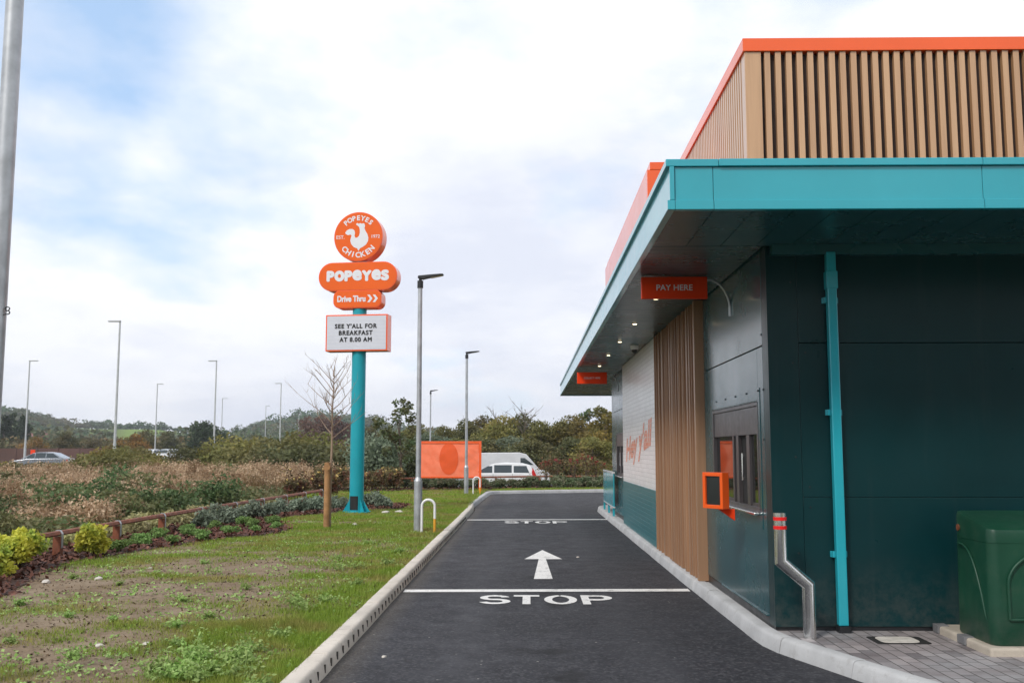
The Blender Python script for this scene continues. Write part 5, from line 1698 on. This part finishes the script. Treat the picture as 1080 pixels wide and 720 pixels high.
# trees ------------------------------------------------------------
def tree(name, leaf, h, w, n, size, clumps, seed, trunk=0.12, crown_from=0.2, flat=.85, open_=0.5, rscale=(0.15, .24), bark='bark'):
    random.seed(seed)
    t = thing(name, (0, 0, 0), '', 'tree', 'trees behind the car park')
    c, r = [], []
    for k in range(clumps):
        f = (k + .5) / clumps; zz = h * (crown_from + (0.93 - crown_from) * f)
        prof = math.sin(PI * (0.16 + 0.80 * f)) ** .8
        d = w * .5 * prof * math.sqrt(random.random()) * .95; a = random.uniform(0, 6.28)
        c.append((d * math.cos(a), d * math.sin(a), zz)); r.append(w * random.uniform(*rscale) * (.65 + .4 * prof))
    p = shell_points(n, c, r, open_, flat)
    np_mesh('crown', leaves_at(p, size, .2, .55), None, leaf, t)
    mb = MB()
    mb.tube([(0, 0, -.2), (.03 * h, 0, h * .3), (0, .02 * h, h * .62), (0.01 * h, 0, h * .88)], [trunk, trunk * .75, trunk * .4, trunk * .1], 8)
    for k in range(0, clumps, 2):
        e = c[k]; z0_ = max(.15 * h, e[2] - w * .3)
        mb.tube([(0.01 * h, 0, z0_ * .8), (e[0] * .5, e[1] * .5, (z0_ + e[2]) * .5), e], [trunk * .35, trunk * .22, trunk * .06], 5)
    mb.build('trunk', M[bark], t)
    return t
TP = [tree('willow_tree', M['olivedark'], 6.0, 5.6, 6500, .27, 26, 1), tree('willow_tree', M['olive'], 5.6, 5.2, 6000, .27, 24, 2), tree('willow_tree', M['greygreen'], 5.8, 5.0, 5600, .25, 24, 3),
      tree('yellowing_tree', M['yellowing'], 6.0, 4.2, 4600, .25, 22, 4), tree('open_tree', M['bramble'], 6.4, 5.0, 2400, .30, 20, 6, open_=.3, rscale=(.10, .17))]
# (px, Y, top px y, proto)
TR = [(470, 82, 451, 1, 'olive tree behind the top edge of the orange banner'), (490, 78, 444, 0, 'dark olive tree behind the slim lamp post at the banner'), (512, 84, 440, 0, 'rounded dark olive tree above the white van roof'),
      (530, 76, 441, 1, 'olive tree just right of the lamp above the white car'), (553, 82, 438, 0, 'tall dark olive tree above the tail of white car'), (571, 74, 446, 1, 'pale olive tree right of the white van'),
      (588, 80, 445, 2, 'grey green tree midway between white cars and building'), (606, 74, 440, 1, 'olive tree left of the open leaved tree by building'), (622, 78, 430, 4, 'open leaved tree with sky gaps beside the building'),
      (638, 70, 428, 3, 'yellowing tree touching the building corner under canopy'), (655, 78, 430, 3, 'yellow tree mostly hidden behind the building corner'), (600, 66, 462, 0, 'low dark tree in front of the row, above the red roses'), (560, 66, 464, 0, 'low dark tree in front of the row, right of the white car'),
      (625, 64, 462, 1, 'low olive tree in front of the row near the turquoise barrier'), (535, 70, 460, 2, 'low grey green tree behind the white car'), (505, 69, 462, 0, 'low dark tree behind the white van'), (455, 74, 456, 2, 'grey green tree behind the left end of orange banner'), (440, 84, 450, 1, 'olive tree behind the nearest slim lamp post'), (680, 74, 432, 0, 'olive tree behind the building'), (480, 70, 464, 1, 'low olive tree right behind the orange banner')]
PH = (6.0, 5.6, 5.8, 6.0, 6.4)
random.seed(9)
for xp, Y, yt, j, lab in TR:
    ztop = 1.6 + (475.5 - yt) / 1045 * Y + .48
    s = ztop / (PH[j] * 0.99)
    place(TP[j], px_at(xp, Y), Y, random.uniform(0, 6), (max(s, .72) * 1.0, max(s, .72), s), lab)
for k, (x, y) in enumerate([(4, -17), (9, -16), (14, -18), (19, -15), (24, -17)]):  # unseen row, added so the front cladding has something dark to reflect
    place(TP[(0, 1, 0, 1, 0)[k]], x, y, k * 1.7, (1.35, 1.35, 1.5), 'unseen leafy tree added behind the camera to darken the wall reflection', 'unseen trees added behind the viewpoint')
# small leafy tree by the lamp
random.seed(4)
t = tree('leafy_tree', M['bramble'], 4.0, 2.1, 1500, .15, 22, 8, trunk=.045, crown_from=.30, open_=.2, rscale=(.09, .16))
t.location = (px_at(421, 41), 41.0, 0.0); t['label'] = 'small leafy young tree left of the nearest slim lamp post'; t['group'] = 'young trees'
# bare twiggy shrubs poking above the row
def bare_tree(loc, h, seed, lab):
    global mb
    random.seed(seed); t = thing('bare_tree', loc, lab, 'tree')
    mb = MB(); mb.tube([(0, 0, -.2), (0, 0, h * .5), (.1, 0, h)], [.08, .05, .015], 6)
    for k in range(18):
        z = h * (.35 + .6 * k / 18); a = k * 2.4
        twig((0, 0, z), (math.cos(a), math.sin(a), .9), h * .28, .03, 2)
    mb.build('trunk', M['bark'], t)
bare_tree((px_at(553, 76), 76, -.48), 5.2, 3, 'bare twiggy treetop poking out above the tail of the white car')
bare_tree((px_at(525, 80), 80, -.48), 5.0, 5, 'thin bare treetop above the white van roof')

# distinct far trees
ft = [tree('round_tree', M['darkgreen'], 9.0, 9.0, 5000, .55, 26, 31, trunk=.25), tree('conifer_tree', M['darkgreen'], 14, 6.0, 5200, .55, 34, 32, trunk=.3, crown_from=.05), tree('autumn_tree', M['orangeleaf'], 6.0, 7.5, 3500, .45, 20, 33, trunk=.2), tree('field_tree', M['olivedark'], 8, 8, 4200, .5, 22, 34, trunk=.2), tree('copse_tree', M['russet'], 9, 7.5, 3200, .42, 22, 35, trunk=.15, open_=.3)]
FT = [(214, 190, 446, 0, 'dark round tree beside the close pair of road lamps', 9), (10, 230, 434, 1, 'tall dark conifer at the left edge by the steel pole', 14), (22, 235, 437, 1, 'second dark conifer, right of the first at left edge', 14), (2, 225, 436, 1, 'dark conifer hidden mostly by the steel pole', 14),
      (140, 150, 459, 2, 'orange autumn tree right of the nearest road lamp', 6), (70, 170, 457, 3, 'olive field tree above the roof of the silver car', 8), (155, 180, 455, 3, 'olive field tree left of the second road lamp', 8), (178, 200, 456, 3, 'olive field tree left of the dark round tree', 8), (36, 190, 462, 2, 'rust coloured tree left above the silver car', 6), (125, 160, 466, 2, 'low autumn tree at the foot of the nearest road lamp', 6),
      (325, 180, 440, 4, 'russet bare copse tree behind the sapling, left part', 9), (340, 185, 438, 4, 'russet bare copse tree behind the sapling, middle part', 9), (357, 182, 440, 4, 'russet bare copse tree next to the turquoise post', 9), (375, 186, 443, 4, 'russet copse tree behind the turquoise post', 9), (100, 185, 464, 3, 'olive field tree between silver car and nearest road lamp', 8), (250, 170, 462, 3, 'olive field tree right of the lamp pair', 8), (270, 165, 460, 3, 'second olive field tree right of the lamp pair', 8), (392, 175, 452, 3, 'olive tree right of the turquoise post, far off', 8)]
for xp, Y, yt, j, lab, ph in FT:
    zt = 1.6 + (475.5 - yt) / 1045 * Y
    s = zt / (ph * .98); place(ft[j], px_at(xp, Y), Y, random.uniform(0, 6), (max(s, .6), max(s, .6), s), lab, 'trees far beyond the road', .06)

# mid distance wood strips and far wooded hills (each one mass)
def ridge_y(xp):   # skyline of the hills in the view
    xs_ = [-600, -200, 0, 15, 40, 60, 85, 110, 150, 170, 200, 230, 255, 285, 310, 345, 380, 400, 420, 450, 500, 600, 900, 1500]
    ys_ = [440, 428, 431, 434, 440, 446, 447, 448, 448, 449, 453, 454, 450, 442, 438, 437, 439, 443, 451, 455, 457, 458, 458, 458]
    return np.interp(xp, xs_, ys_)
RR = 820.0
def hill_z(x, y):
    r = np.hypot(x, y); xp = 557 + 1045 * x / np.maximum(y, 1)
    top = 1.6 + (475.5 - ridge_y(xp)) / 1045 * (RR * np.cos(np.arctan2(np.abs(x), np.maximum(y, 1)))) - np.where(xp < 240, 3.2, 7.0)
    f = sstep(480, RR, r); back = sstep(RR, RR + 500, r)
    return -1.2 + (top + 1.2) * f * (1 - .35 * back) + 2.0 * (vnoise(x, y, .01, 3) - .5) * f
az = np.radians(np.arange(-58, 40.1, 0.8)); rad = np.concatenate([np.arange(250, 830, 24), np.arange(850, 1500, 80)])
A_, R_ = np.meshgrid(az, rad, indexing='ij')
X_, Y_ = R_ * np.sin(A_), R_ * np.cos(A_)
Z_ = hill_z(X_, Y_)
def pasture(x, y):
    xp = 557 + 1045 * x / np.maximum(y, 1); r = np.hypot(x, y)
    return np.clip(sstep(116, 126, xp) * sstep(190, 172, xp) * sstep(560, 600, r) * sstep(805, 775, r) + .7 * sstep(70, 82, xp) * sstep(112, 100, xp) * sstep(680, 710, r) * sstep(805, 785, r), 0, 1)
nx, ny = A_.shape
v = np.stack([X_, Y_, Z_], -1).reshape(-1, 3)
f = [(i * ny + j, i * ny + j + 1, (i + 1) * ny + j + 1, (i + 1) * ny + j) for i in range(nx - 1) for j in range(ny - 1)]
me = bpy.data.meshes.new('hills'); me.from_pydata(v.tolist(), [], [q[::-1] for q in f]); me.materials.append(M['hill'])
at = me.attributes.new('pasture', 'FLOAT', 'POINT'); at.data.foreach_set('value', pasture(X_, Y_).reshape(-1).astype(np.float32))
me.polygons.foreach_set('use_smooth', [True] * len(me.polygons)); me.update()
o = bpy.data.objects.new('hills', me); COL.objects.link(o); struct(o)
n = 5200
a = np.radians(rng.uniform(-36, 6, n)); r = 330 + 560 * rng.random(n) ** .8
x, y = r * np.sin(a), r * np.cos(a)
xpp = 557 + 1045 * x / y
k = (pasture(x, y) < .25) & ((fbm(x, y, .012, 8) > np.where(xpp < 250, .50, .40)) | ((r > 785) & (vnoise(x, y, .03, 4) > np.where(xpp < 250, .45, .15))))
x, y = x[k], y[k]; z = hill_z(x, y); xpp = xpp[k]
cr = 2.6 + 2.6 * rng.random(len(x)) + 3.5 * (rng.random(len(x)) < .10)
cr = cr * np.where((xpp < 240) & (np.hypot(x, y) > 560), .60, 1.0)
def blobs(x, y, z, cr, per, size):
    m_ = len(x); d = rng.normal(size=(m_ * per, 3)); d /= np.linalg.norm(d, axis=1)[:, None]
    d[:, 2] = np.abs(d[:, 2]) * 1.0
    rr2 = np.repeat(cr, per); p = np.stack([np.repeat(x, per), np.repeat(y, per), np.repeat(z, per) + rr2 * .45], 1) + d * (rr2 * rng.uniform(.75, 1.05, m_ * per))[:, None]
    return leaves_at(p, size, 0, .8, .2, .4)
stuff(np_mesh('far_woodland', blobs(x, y, z, cr, 64, 1.7), None, M['farwood']), 'wooded hillside far behind the road', 'woodland')
n = 1500
xp = rng.uniform(-60, 470, n); Y = rng.uniform(215, 330, n)
x = (xp - 557) / 1045 * Y; k = fbm(x, Y, .05, 60) > .42
x, Y = x[k], Y[k]
stuff(np_mesh('hedgerow_trees', blobs(x, Y, ground_z(x, Y) - .3, 1.8 + 1.9 * rng.random(len(x)), 50, .95), None, M['midwood']), 'belt of hedgerow trees between main road and the hills', 'trees')

# main road
mb = MB(); mb.quad((-64, 60, -.03), (-33.8, 60, -.03), (-33.8, 700, -.03), (-64, 700, -.03))
struct(mb.build('road', M['asphalt']))
mb = MB(); mb.quad((-10, 48.6, -.474), (24, 48.6, -.474), (24, 63, -.474), (-10, 63, -.474))
struct(mb.build('car_park', M['asphalt']))

# house, brown fence and red board far left
def house(loc, w, d, h, rh, lab, rz=0):
    t = thing('house', loc, lab, 'house', None, rz)
    mb = MB(); mb.box(-w / 2, w / 2, -d / 2, d / 2, 0, h); mb.build('wall', M['housewall'], t)
    mb = MB(); mb.prism([(-d / 2 - .4, h - .1), (d / 2 + .4, h - .1), (0, h + rh)], lambda a, b, q: (q, a, b), -w / 2 - .3, w / 2 + .3); mb.build('roof', M['rooftile'], t)
    for x in (-w * .25, w * .25):
        mb = MB(); mb.box(x - .6, x + .6, -d / 2 - .03, -d / 2 + .02, h * .45, h * .8); mb.build('window', M['carglass'], t)
    mb = MB(); mb.box(w * .3, w * .3 + .7, -.4, .4, h + rh * .3, h + rh + .8); mb.build('chimney', M['housewall'], t)
house((px_at(37, 330), 330, 3.0), 7, 7, 2.0, 2.6, 'small house with dull red roof above the silver car')
t = thing('board_fence', (px_at(20, 130), 130, -.05), 'long brown board fence behind the silver car at far left', 'fence')
mb = MB(); mb.box(-9, 11, -.04, .04, 0, 2.0); mb.build('boards', M['brownfence'], t)
for q in range(8):
    mb = MB(); mb.box(-9 + q * 2.8, -8.85 + q * 2.8, -.12, -.041, 0, 2.1); mb.build('post', M['brownfence'], t)
t = thing('warning_sign', (px_at(34, 124), 124, -.05), 'small red roadside board above the silver car', 'sign')
mb = MB(); mb.box(-.03, .03, -.03, .03, 0, 1.2); mb.build('post', M['galv_far'], t)
mb = MB(); mb.box(-.3, .3, -.06, -.031, 1.0, 1.8); mb.build('board', M['orange_dark'], t, bevel=.02)

# ------------------------------------------------------------------ vehicles
def car(name, loc, rz, label, prof, cabin, W, paintm, wheels, tail_x, nose_x, belt, cat='car', wr=.31, roofw=.82):
    """prof: side outline of the lower body (x,z); cabin: outline of the glasshouse; +x is the nose"""
    t = thing(name, loc, label, cat, None, rz)
    mb = MB()
    hw = W / 2
    n = len(prof)
    # lower body in five slices so that the sides bulge
    st_ = [(-hw, .90), (-hw * .93, 1.0), (0, 1.0), (hw * .93, 1.0), (hw, .90)]
    zc = sum(p[1] for p in prof) / n; xc = sum(p[0] for p in prof) / n
    i = 0
    for y_, s_ in st_:
        mb.v += [(xc + (x - xc) * (1 - (1 - s_) * .22), y_, zc + (z - zc) * (1 - (1 - s_) * .5)) for x, z in prof]
    for k in range(len(st_) - 1):
        for q in range(n):
            mb.f.append((k * n + q, k * n + (q + 1) % n, (k + 1) * n + (q + 1) % n, (k + 1) * n + q)); mb.mi.append(0)
    mb.f.append(tuple(range(n - 1, -1, -1))); mb.mi.append(0); mb.f.append(tuple((len(st_) - 1) * n + q for q in range(n))); mb.mi.append(0)
    body = mb.build('body', paintm, t, smooth=40, bevel=.03)
    # cabin with sides leaning in
    zmin = min(p[1] for p in cabin); zmax = max(p[1] for p in cabin)
    def cw(z): return hw * (.95 + (roofw - .95) * (z - zmin) / (zmax - zmin))
    mb = MB(); m_ = len(cabin)
    mb.v += [(x, -cw(z), z) for x, z in cabin] + [(x, cw(z), z) for x, z in cabin]
    mb.f.append(tuple(range(m_ - 1, -1, -1))); mb.f.append(tuple(range(m_, 2 * m_))); mb.mi += [0, 0]
    for q in range(m_):
        mb.f.append((q, (q + 1) % m_, m_ + (q + 1) % m_, m_ + q)); mb.mi.append(0)
    mb.build('cabin', paintm, t, smooth=30, bevel=.04)
    for sgn in (-1, 1):
        for x0, x1, x2, x3, zz0, zz1 in belt:
            mb = MB(); e = .012
            mb.quad(*[(x, sgn * (cw(z) + e), z) for x, z in ((x0, zz0), (x1, zz0), (x2, zz1), (x3, zz1))][::sgn])
            mb.build('window', M['carglass'], t)
    for x in [b_[0] - .05 for b_ in belt]:
        for sgn in (-1, 1):
            mb = MB(); mb.box(x, x + .012, *sorted((sgn * (hw * .9), sgn * (hw + .003))), .34, .94); mb.build('door_seam', M['black'], t)
    mb = MB(); xb = min(p[0] for p in prof); mb.box(xb - .02, xb + .01, -.26, .26, .52, .64); mb.build('number_plate', M['yellow'], t)
    mb = MB(); xf = max(p[0] for p in prof); mb.box(xf - .02, xf + .02, -.26, .26, .38, .48); mb.build('number_plate', M['white'], t)
    for (x, z) in wheels:
        for sgn in (-1, 1):
            mb = MB(); mb.tube([(x, sgn * (hw - .2), z), (x, sgn * (hw + .01), z)], wr, 20); wh = mb.build('wheel', M['tyre'], t, smooth=40)
            mb = MB(); mb.tube([(x, sgn * (hw - .1), z), (x, sgn * (hw + .02), z)], wr * .62, 16); mb.build('rim', M['carsilver'], wh, smooth=40)
    return t, cw
car_prof = [(-2.05, .30), (-2.12, .55), (-2.08, .92), (-1.2, .98), (.95, .95), (1.75, .84), (2.08, .66), (2.12, .40), (2.0, .22), (-1.9, .22)]
# white estate car: tail to the right of the picture, nose left
cab = [(-2.02, .93), (-1.80, 1.36), (-1.4, 1.46), (-.5, 1.50), (.10, 1.43), (1.25, .93)]
t, cw = car('estate_car', (px_at(523, 52), 52.0, -.48), R(180), 'white estate car with red tail lamp parked behind the far hedge', car_prof, cab, 1.76, M['carwhite'], [(-1.28, .31), (1.32, .31)], -2.1, 2.1, [(-1.75, -.95, -.95, -1.60, .98, 1.33), (-.85, .05, .05, -.85, .98, 1.37), (.15, 1.05, .36, .15, .98, 1.32)])
for sgn in (-1, 1):
    mb = MB(); mb.prism([(-2.13, .80), (-1.90, .86), (-1.88, 1.02), (-1.93, 1.22), (-2.03, 1.02)], lambda a, b, d: (a, d, b), sgn * .80, sgn * .895); mb.build('tail_lamp', M['taillight'], t)
    mb = MB(); mb.prism([(1.75, .66), (2.10, .60), (2.08, .72), (1.8, .82)], lambda a, b, d: (a, d, b), sgn * .70, sgn * .87); mb.build('headlight', M['lens'], t)
# white van, nose to the right
van_prof = [(-2.5, .35), (-2.55, .9), (-2.5, 1.0), (1.7, 1.0), (2.35, .92), (2.55, .72), (2.58, .4), (2.4, .28), (-2.4, .28)]
vcab = [(-2.5, .98), (-2.46, 1.85), (-2.3, 1.97), (.75, 2.0), (1.15, 1.90), (1.95, .98)]
t, cw = car('white_van', (px_at(534, 59.5), 59.5, -.48), R(4), 'white van parked behind the white estate car', van_prof, vcab, 1.9, M['vanwhite'], [(-1.6, .33), (1.65, .33)], 0, 0, [(.80, 1.58, 1.05, .80, 1.28, 1.68)], 'van', .33, .88)
for sgn in (-1, 1):
    mb = MB(); mb.prism([(2.2, .70), (2.5, .66), (2.42, .86), (2.2, .92)], lambda a, b, d: (a, d, b), sgn * .7, sgn * .955); mb.build('headlight', M['lens'], t)
# silver saloon on the road, nose left
sal = [(-2.2, .30), (-2.27, .6), (-2.2, .95), (-1.5, 1.0), (.9, .95), (1.8, .82), (2.2, .62), (2.25, .38), (2.1, .22), (-2.05, .22)]
scab = [(-1.95, .97), (-1.1, 1.40), (-.5, 1.47), (.1, 1.45), (.45, 1.38), (1.35, .93)]
t, cw = car('silver_car', (px_at(44.5, 78), 78.0, .06), R(184), 'silver saloon car on the main road at far left', sal, scab, 1.8, M['carsilver'], [(-1.4, .31), (1.4, .31)], 0, 0, [(-1.65, -.62, -.62, -1.1, 1.0, 1.36), (-.55, .22, .22, -.55, 1.0, 1.40), (.28, 1.1, .48, .28, 1.0, 1.34)])
for sgn in (-1, 1):
    mb = MB(); mb.prism([(1.8, .62), (2.2, .54), (2.15, .70), (1.85, .78)], lambda a, b, d: (a, d, b), sgn * .7, sgn * .89); mb.build('headlight', M['lens'], t)
    mb = MB(); mb.prism([(-2.25, .70), (-1.95, .76), (-1.95, .92), (-2.22, .9)], lambda a, b, d: (a, d, b), sgn * .7, sgn * .89); mb.build('tail_lamp', M['taillight'], t)
for (xp, Y, rz, lab) in ((183, 128, 70, 'distant white car on the road left of the lamp pair'), (267 - 24, 120, 75, 'distant white car right of the lamp pair'), (164, 140, 80, 'tiny pale car at the foot of the second road lamp')):
    t, cw = car('distant_car', (px_at(xp, Y), Y, 0.36), R(rz), lab, car_prof, cab, 1.76, M['carwhite'], [(-1.28, .31), (1.32, .31)], 0, 0, [(-1.75, -.95, -.95, -1.55, .98, 1.36), (-.85, .05, .05, -.85, .98, 1.40), (.15, .95, .42, .15, .98, 1.36)])
    mb = MB(); mb.quad((1.20, -.70, 1.0), (1.20, .70, 1.0), (.45, .62, 1.43), (.45, -.62, 1.43)); mb.build('windscreen', M['carglass'], t)
    mb = MB(); mb.quad((-2.06, -.68, 1.02), (-1.83, -.62, 1.40), (-1.83, .62, 1.40), (-2.06, .68, 1.02)); mb.build('rear_window', M['carglass'], t)

hz_m = bpy.data.materials.new('haze'); hz_m.use_nodes = True
hn = hz_m.node_tree; hn.nodes.remove(hn.nodes['Principled BSDF'])
pv_ = N(hn, 'ShaderNodeVolumePrincipled'); setc(pv_.inputs['Color'], (.90, .94, 1.0)); pv_.inputs['Density'].default_value = 0.00030; pv_.inputs['Anisotropy'].default_value = 0.3
hn.links.new(pv_.outputs[0], hn.nodes['Material Output'].inputs['Volume'])
mb = MB(); mb.box(-1700, 1700, -120, 1700, -3.0, 75.0)
o = mb.build('haze', hz_m); o['kind'] = 'stuff'

# ------------------------------------------------------------------ sky, sun, camera
SUN_EL, SUN_AZ = 42.0, 215.0      # azimuth clockwise from +Y: behind and left
wd = bpy.data.worlds.new('World'); sc.world = wd; wd.use_nodes = True
nt = wd.node_tree; bg = nt.nodes['Background']
sky = N(nt, 'ShaderNodeTexSky', sky_type='NISHITA'); sky.sun_disc = False
sky.sun_elevation = R(SUN_EL); sky.sun_rotation = R(SUN_AZ)
sky.air_density = 1.0; sky.dust_density = 0.6; sky.ozone_density = 1.5
co = N(nt, 'ShaderNodeTexCoord').outputs['Generated']
sep = N(nt, 'ShaderNodeSeparateXYZ'); nt.links.new(co, sep.inputs[0])
zc = N(nt, 'ShaderNodeMath', operation='MAXIMUM'); nt.links.new(sep.outputs[2], zc.inputs[0]); zc.inputs[1].default_value = 0.0
za = N(nt, 'ShaderNodeMath', operation='ADD'); nt.links.new(zc.outputs[0], za.inputs[0]); za.inputs[1].default_value = 0.22
dv = N(nt, 'ShaderNodeVectorMath', operation='DIVIDE'); nt.links.new(co, dv.inputs[0])
cmb = N(nt, 'ShaderNodeCombineXYZ')
for k in range(3): nt.links.new(za.outputs[0], cmb.inputs[k])
nt.links.new(cmb.outputs[0], dv.inputs[1])
mpn = N(nt, 'ShaderNodeMapping'); mpn.inputs['Location'].default_value = (3.1, 1.7, 0.0); mpn.inputs['Scale'].default_value = (1.0, 0.8, .6)
nt.links.new(dv.outputs[0], mpn.inputs['Vector'])
n1 = noise(nt, 1.5, 9, .56, mpn.outputs[0])
n2 = noise(nt, 1.1, 7, .58, dv.outputs[0])
# clear gap in the cloud, up and to the left
def gap(az_deg, el_deg, r0, r1):
    d = (math.sin(R(az_deg)) * math.cos(R(el_deg)), math.cos(R(az_deg)) * math.cos(R(el_deg)), math.sin(R(el_deg)))
    vm = N(nt, 'ShaderNodeVectorMath', operation='DOT_PRODUCT'); nt.links.new(co, vm.inputs[0]); vm.inputs[1].default_value = d
    return ramp(nt, vm.outputs['Value'], math.cos(R(r1)), math.cos(R(r0)), 0.0, 1.0)
g1 = gap(-25, 20, 2, 11); g2 = gap(-17.5, 16, 1, 9)
gm = N(nt, 'ShaderNodeMath', operation='MAXIMUM'); nt.links.new(g1, gm.inputs[0]); nt.links.new(g2, gm.inputs[1])
gs = N(nt, 'ShaderNodeMath', operation='MULTIPLY'); nt.links.new(gm.outputs[0], gs.inputs[0]); gs.inputs[1].default_value = 0.25
cv = N(nt, 'ShaderNodeMath', operation='SUBTRACT'); nt.links.new(n1, cv.inputs[0]); nt.links.new(gs.outputs[0], cv.inputs[1])
cover = ramp(nt, cv.outputs[0], 0.20, 0.43)
cloudc = mix(nt, ramp(nt, n2, 0.40, 0.58), (5.5, 5.8, 6.65), (7.3, 7.4, 7.65))
hz = mix(nt, ramp(nt, zc.outputs[0], 0.02, 0.22), (6.2, 6.4, 7.1), cloudc)
cloudc = mix(nt, 0.35, cloudc, hz)
skyc = mix(nt, 0.6, sky.outputs[0], (4.1, 5.8, 8.2))
colr = mix(nt, cover, skyc, cloudc)
nt.links.new(colr, bg.inputs['Color'])
bg.inputs['Strength'].default_value = 0.10

sun = bpy.data.lights.new('sun', 'SUN'); sun.energy = 1.5; sun.angle = R(12); sun.color = (1.0, .95, .88)
so_ = bpy.data.objects.new('sun', sun); COL.objects.link(so_)
sd_ = Vector((math.sin(R(SUN_AZ)) * math.cos(R(SUN_EL)), math.cos(R(SUN_AZ)) * math.cos(R(SUN_EL)), math.sin(R(SUN_EL))))
so_.rotation_euler = sd_.to_track_quat('Z', 'Y').to_euler(); so_.location = (0, 0, 30)

cam = bpy.data.cameras.new('camera'); cam.sensor_width = 36.0; cam.sensor_fit = 'HORIZONTAL'
cam.lens = 1045.0 / 1080 * 36; cam.clip_end = 6000; cam.clip_start = .05
co_ = bpy.data.objects.new('camera', cam); COL.objects.link(co_)
co_.location = (0, 0, 1.6); co_.rotation_euler = (R(90 + 6.307), 0, R(0.926))
sc.camera = co_
vs = sc.view_settings; vs.view_transform = 'Standard'; vs.look = 'None'; vs.exposure = 0.60; vs.gamma = 1.0; vs.use_curve_mapping = False
sc.cycles.max_bounces = 6; sc.cycles.use_denoising = True
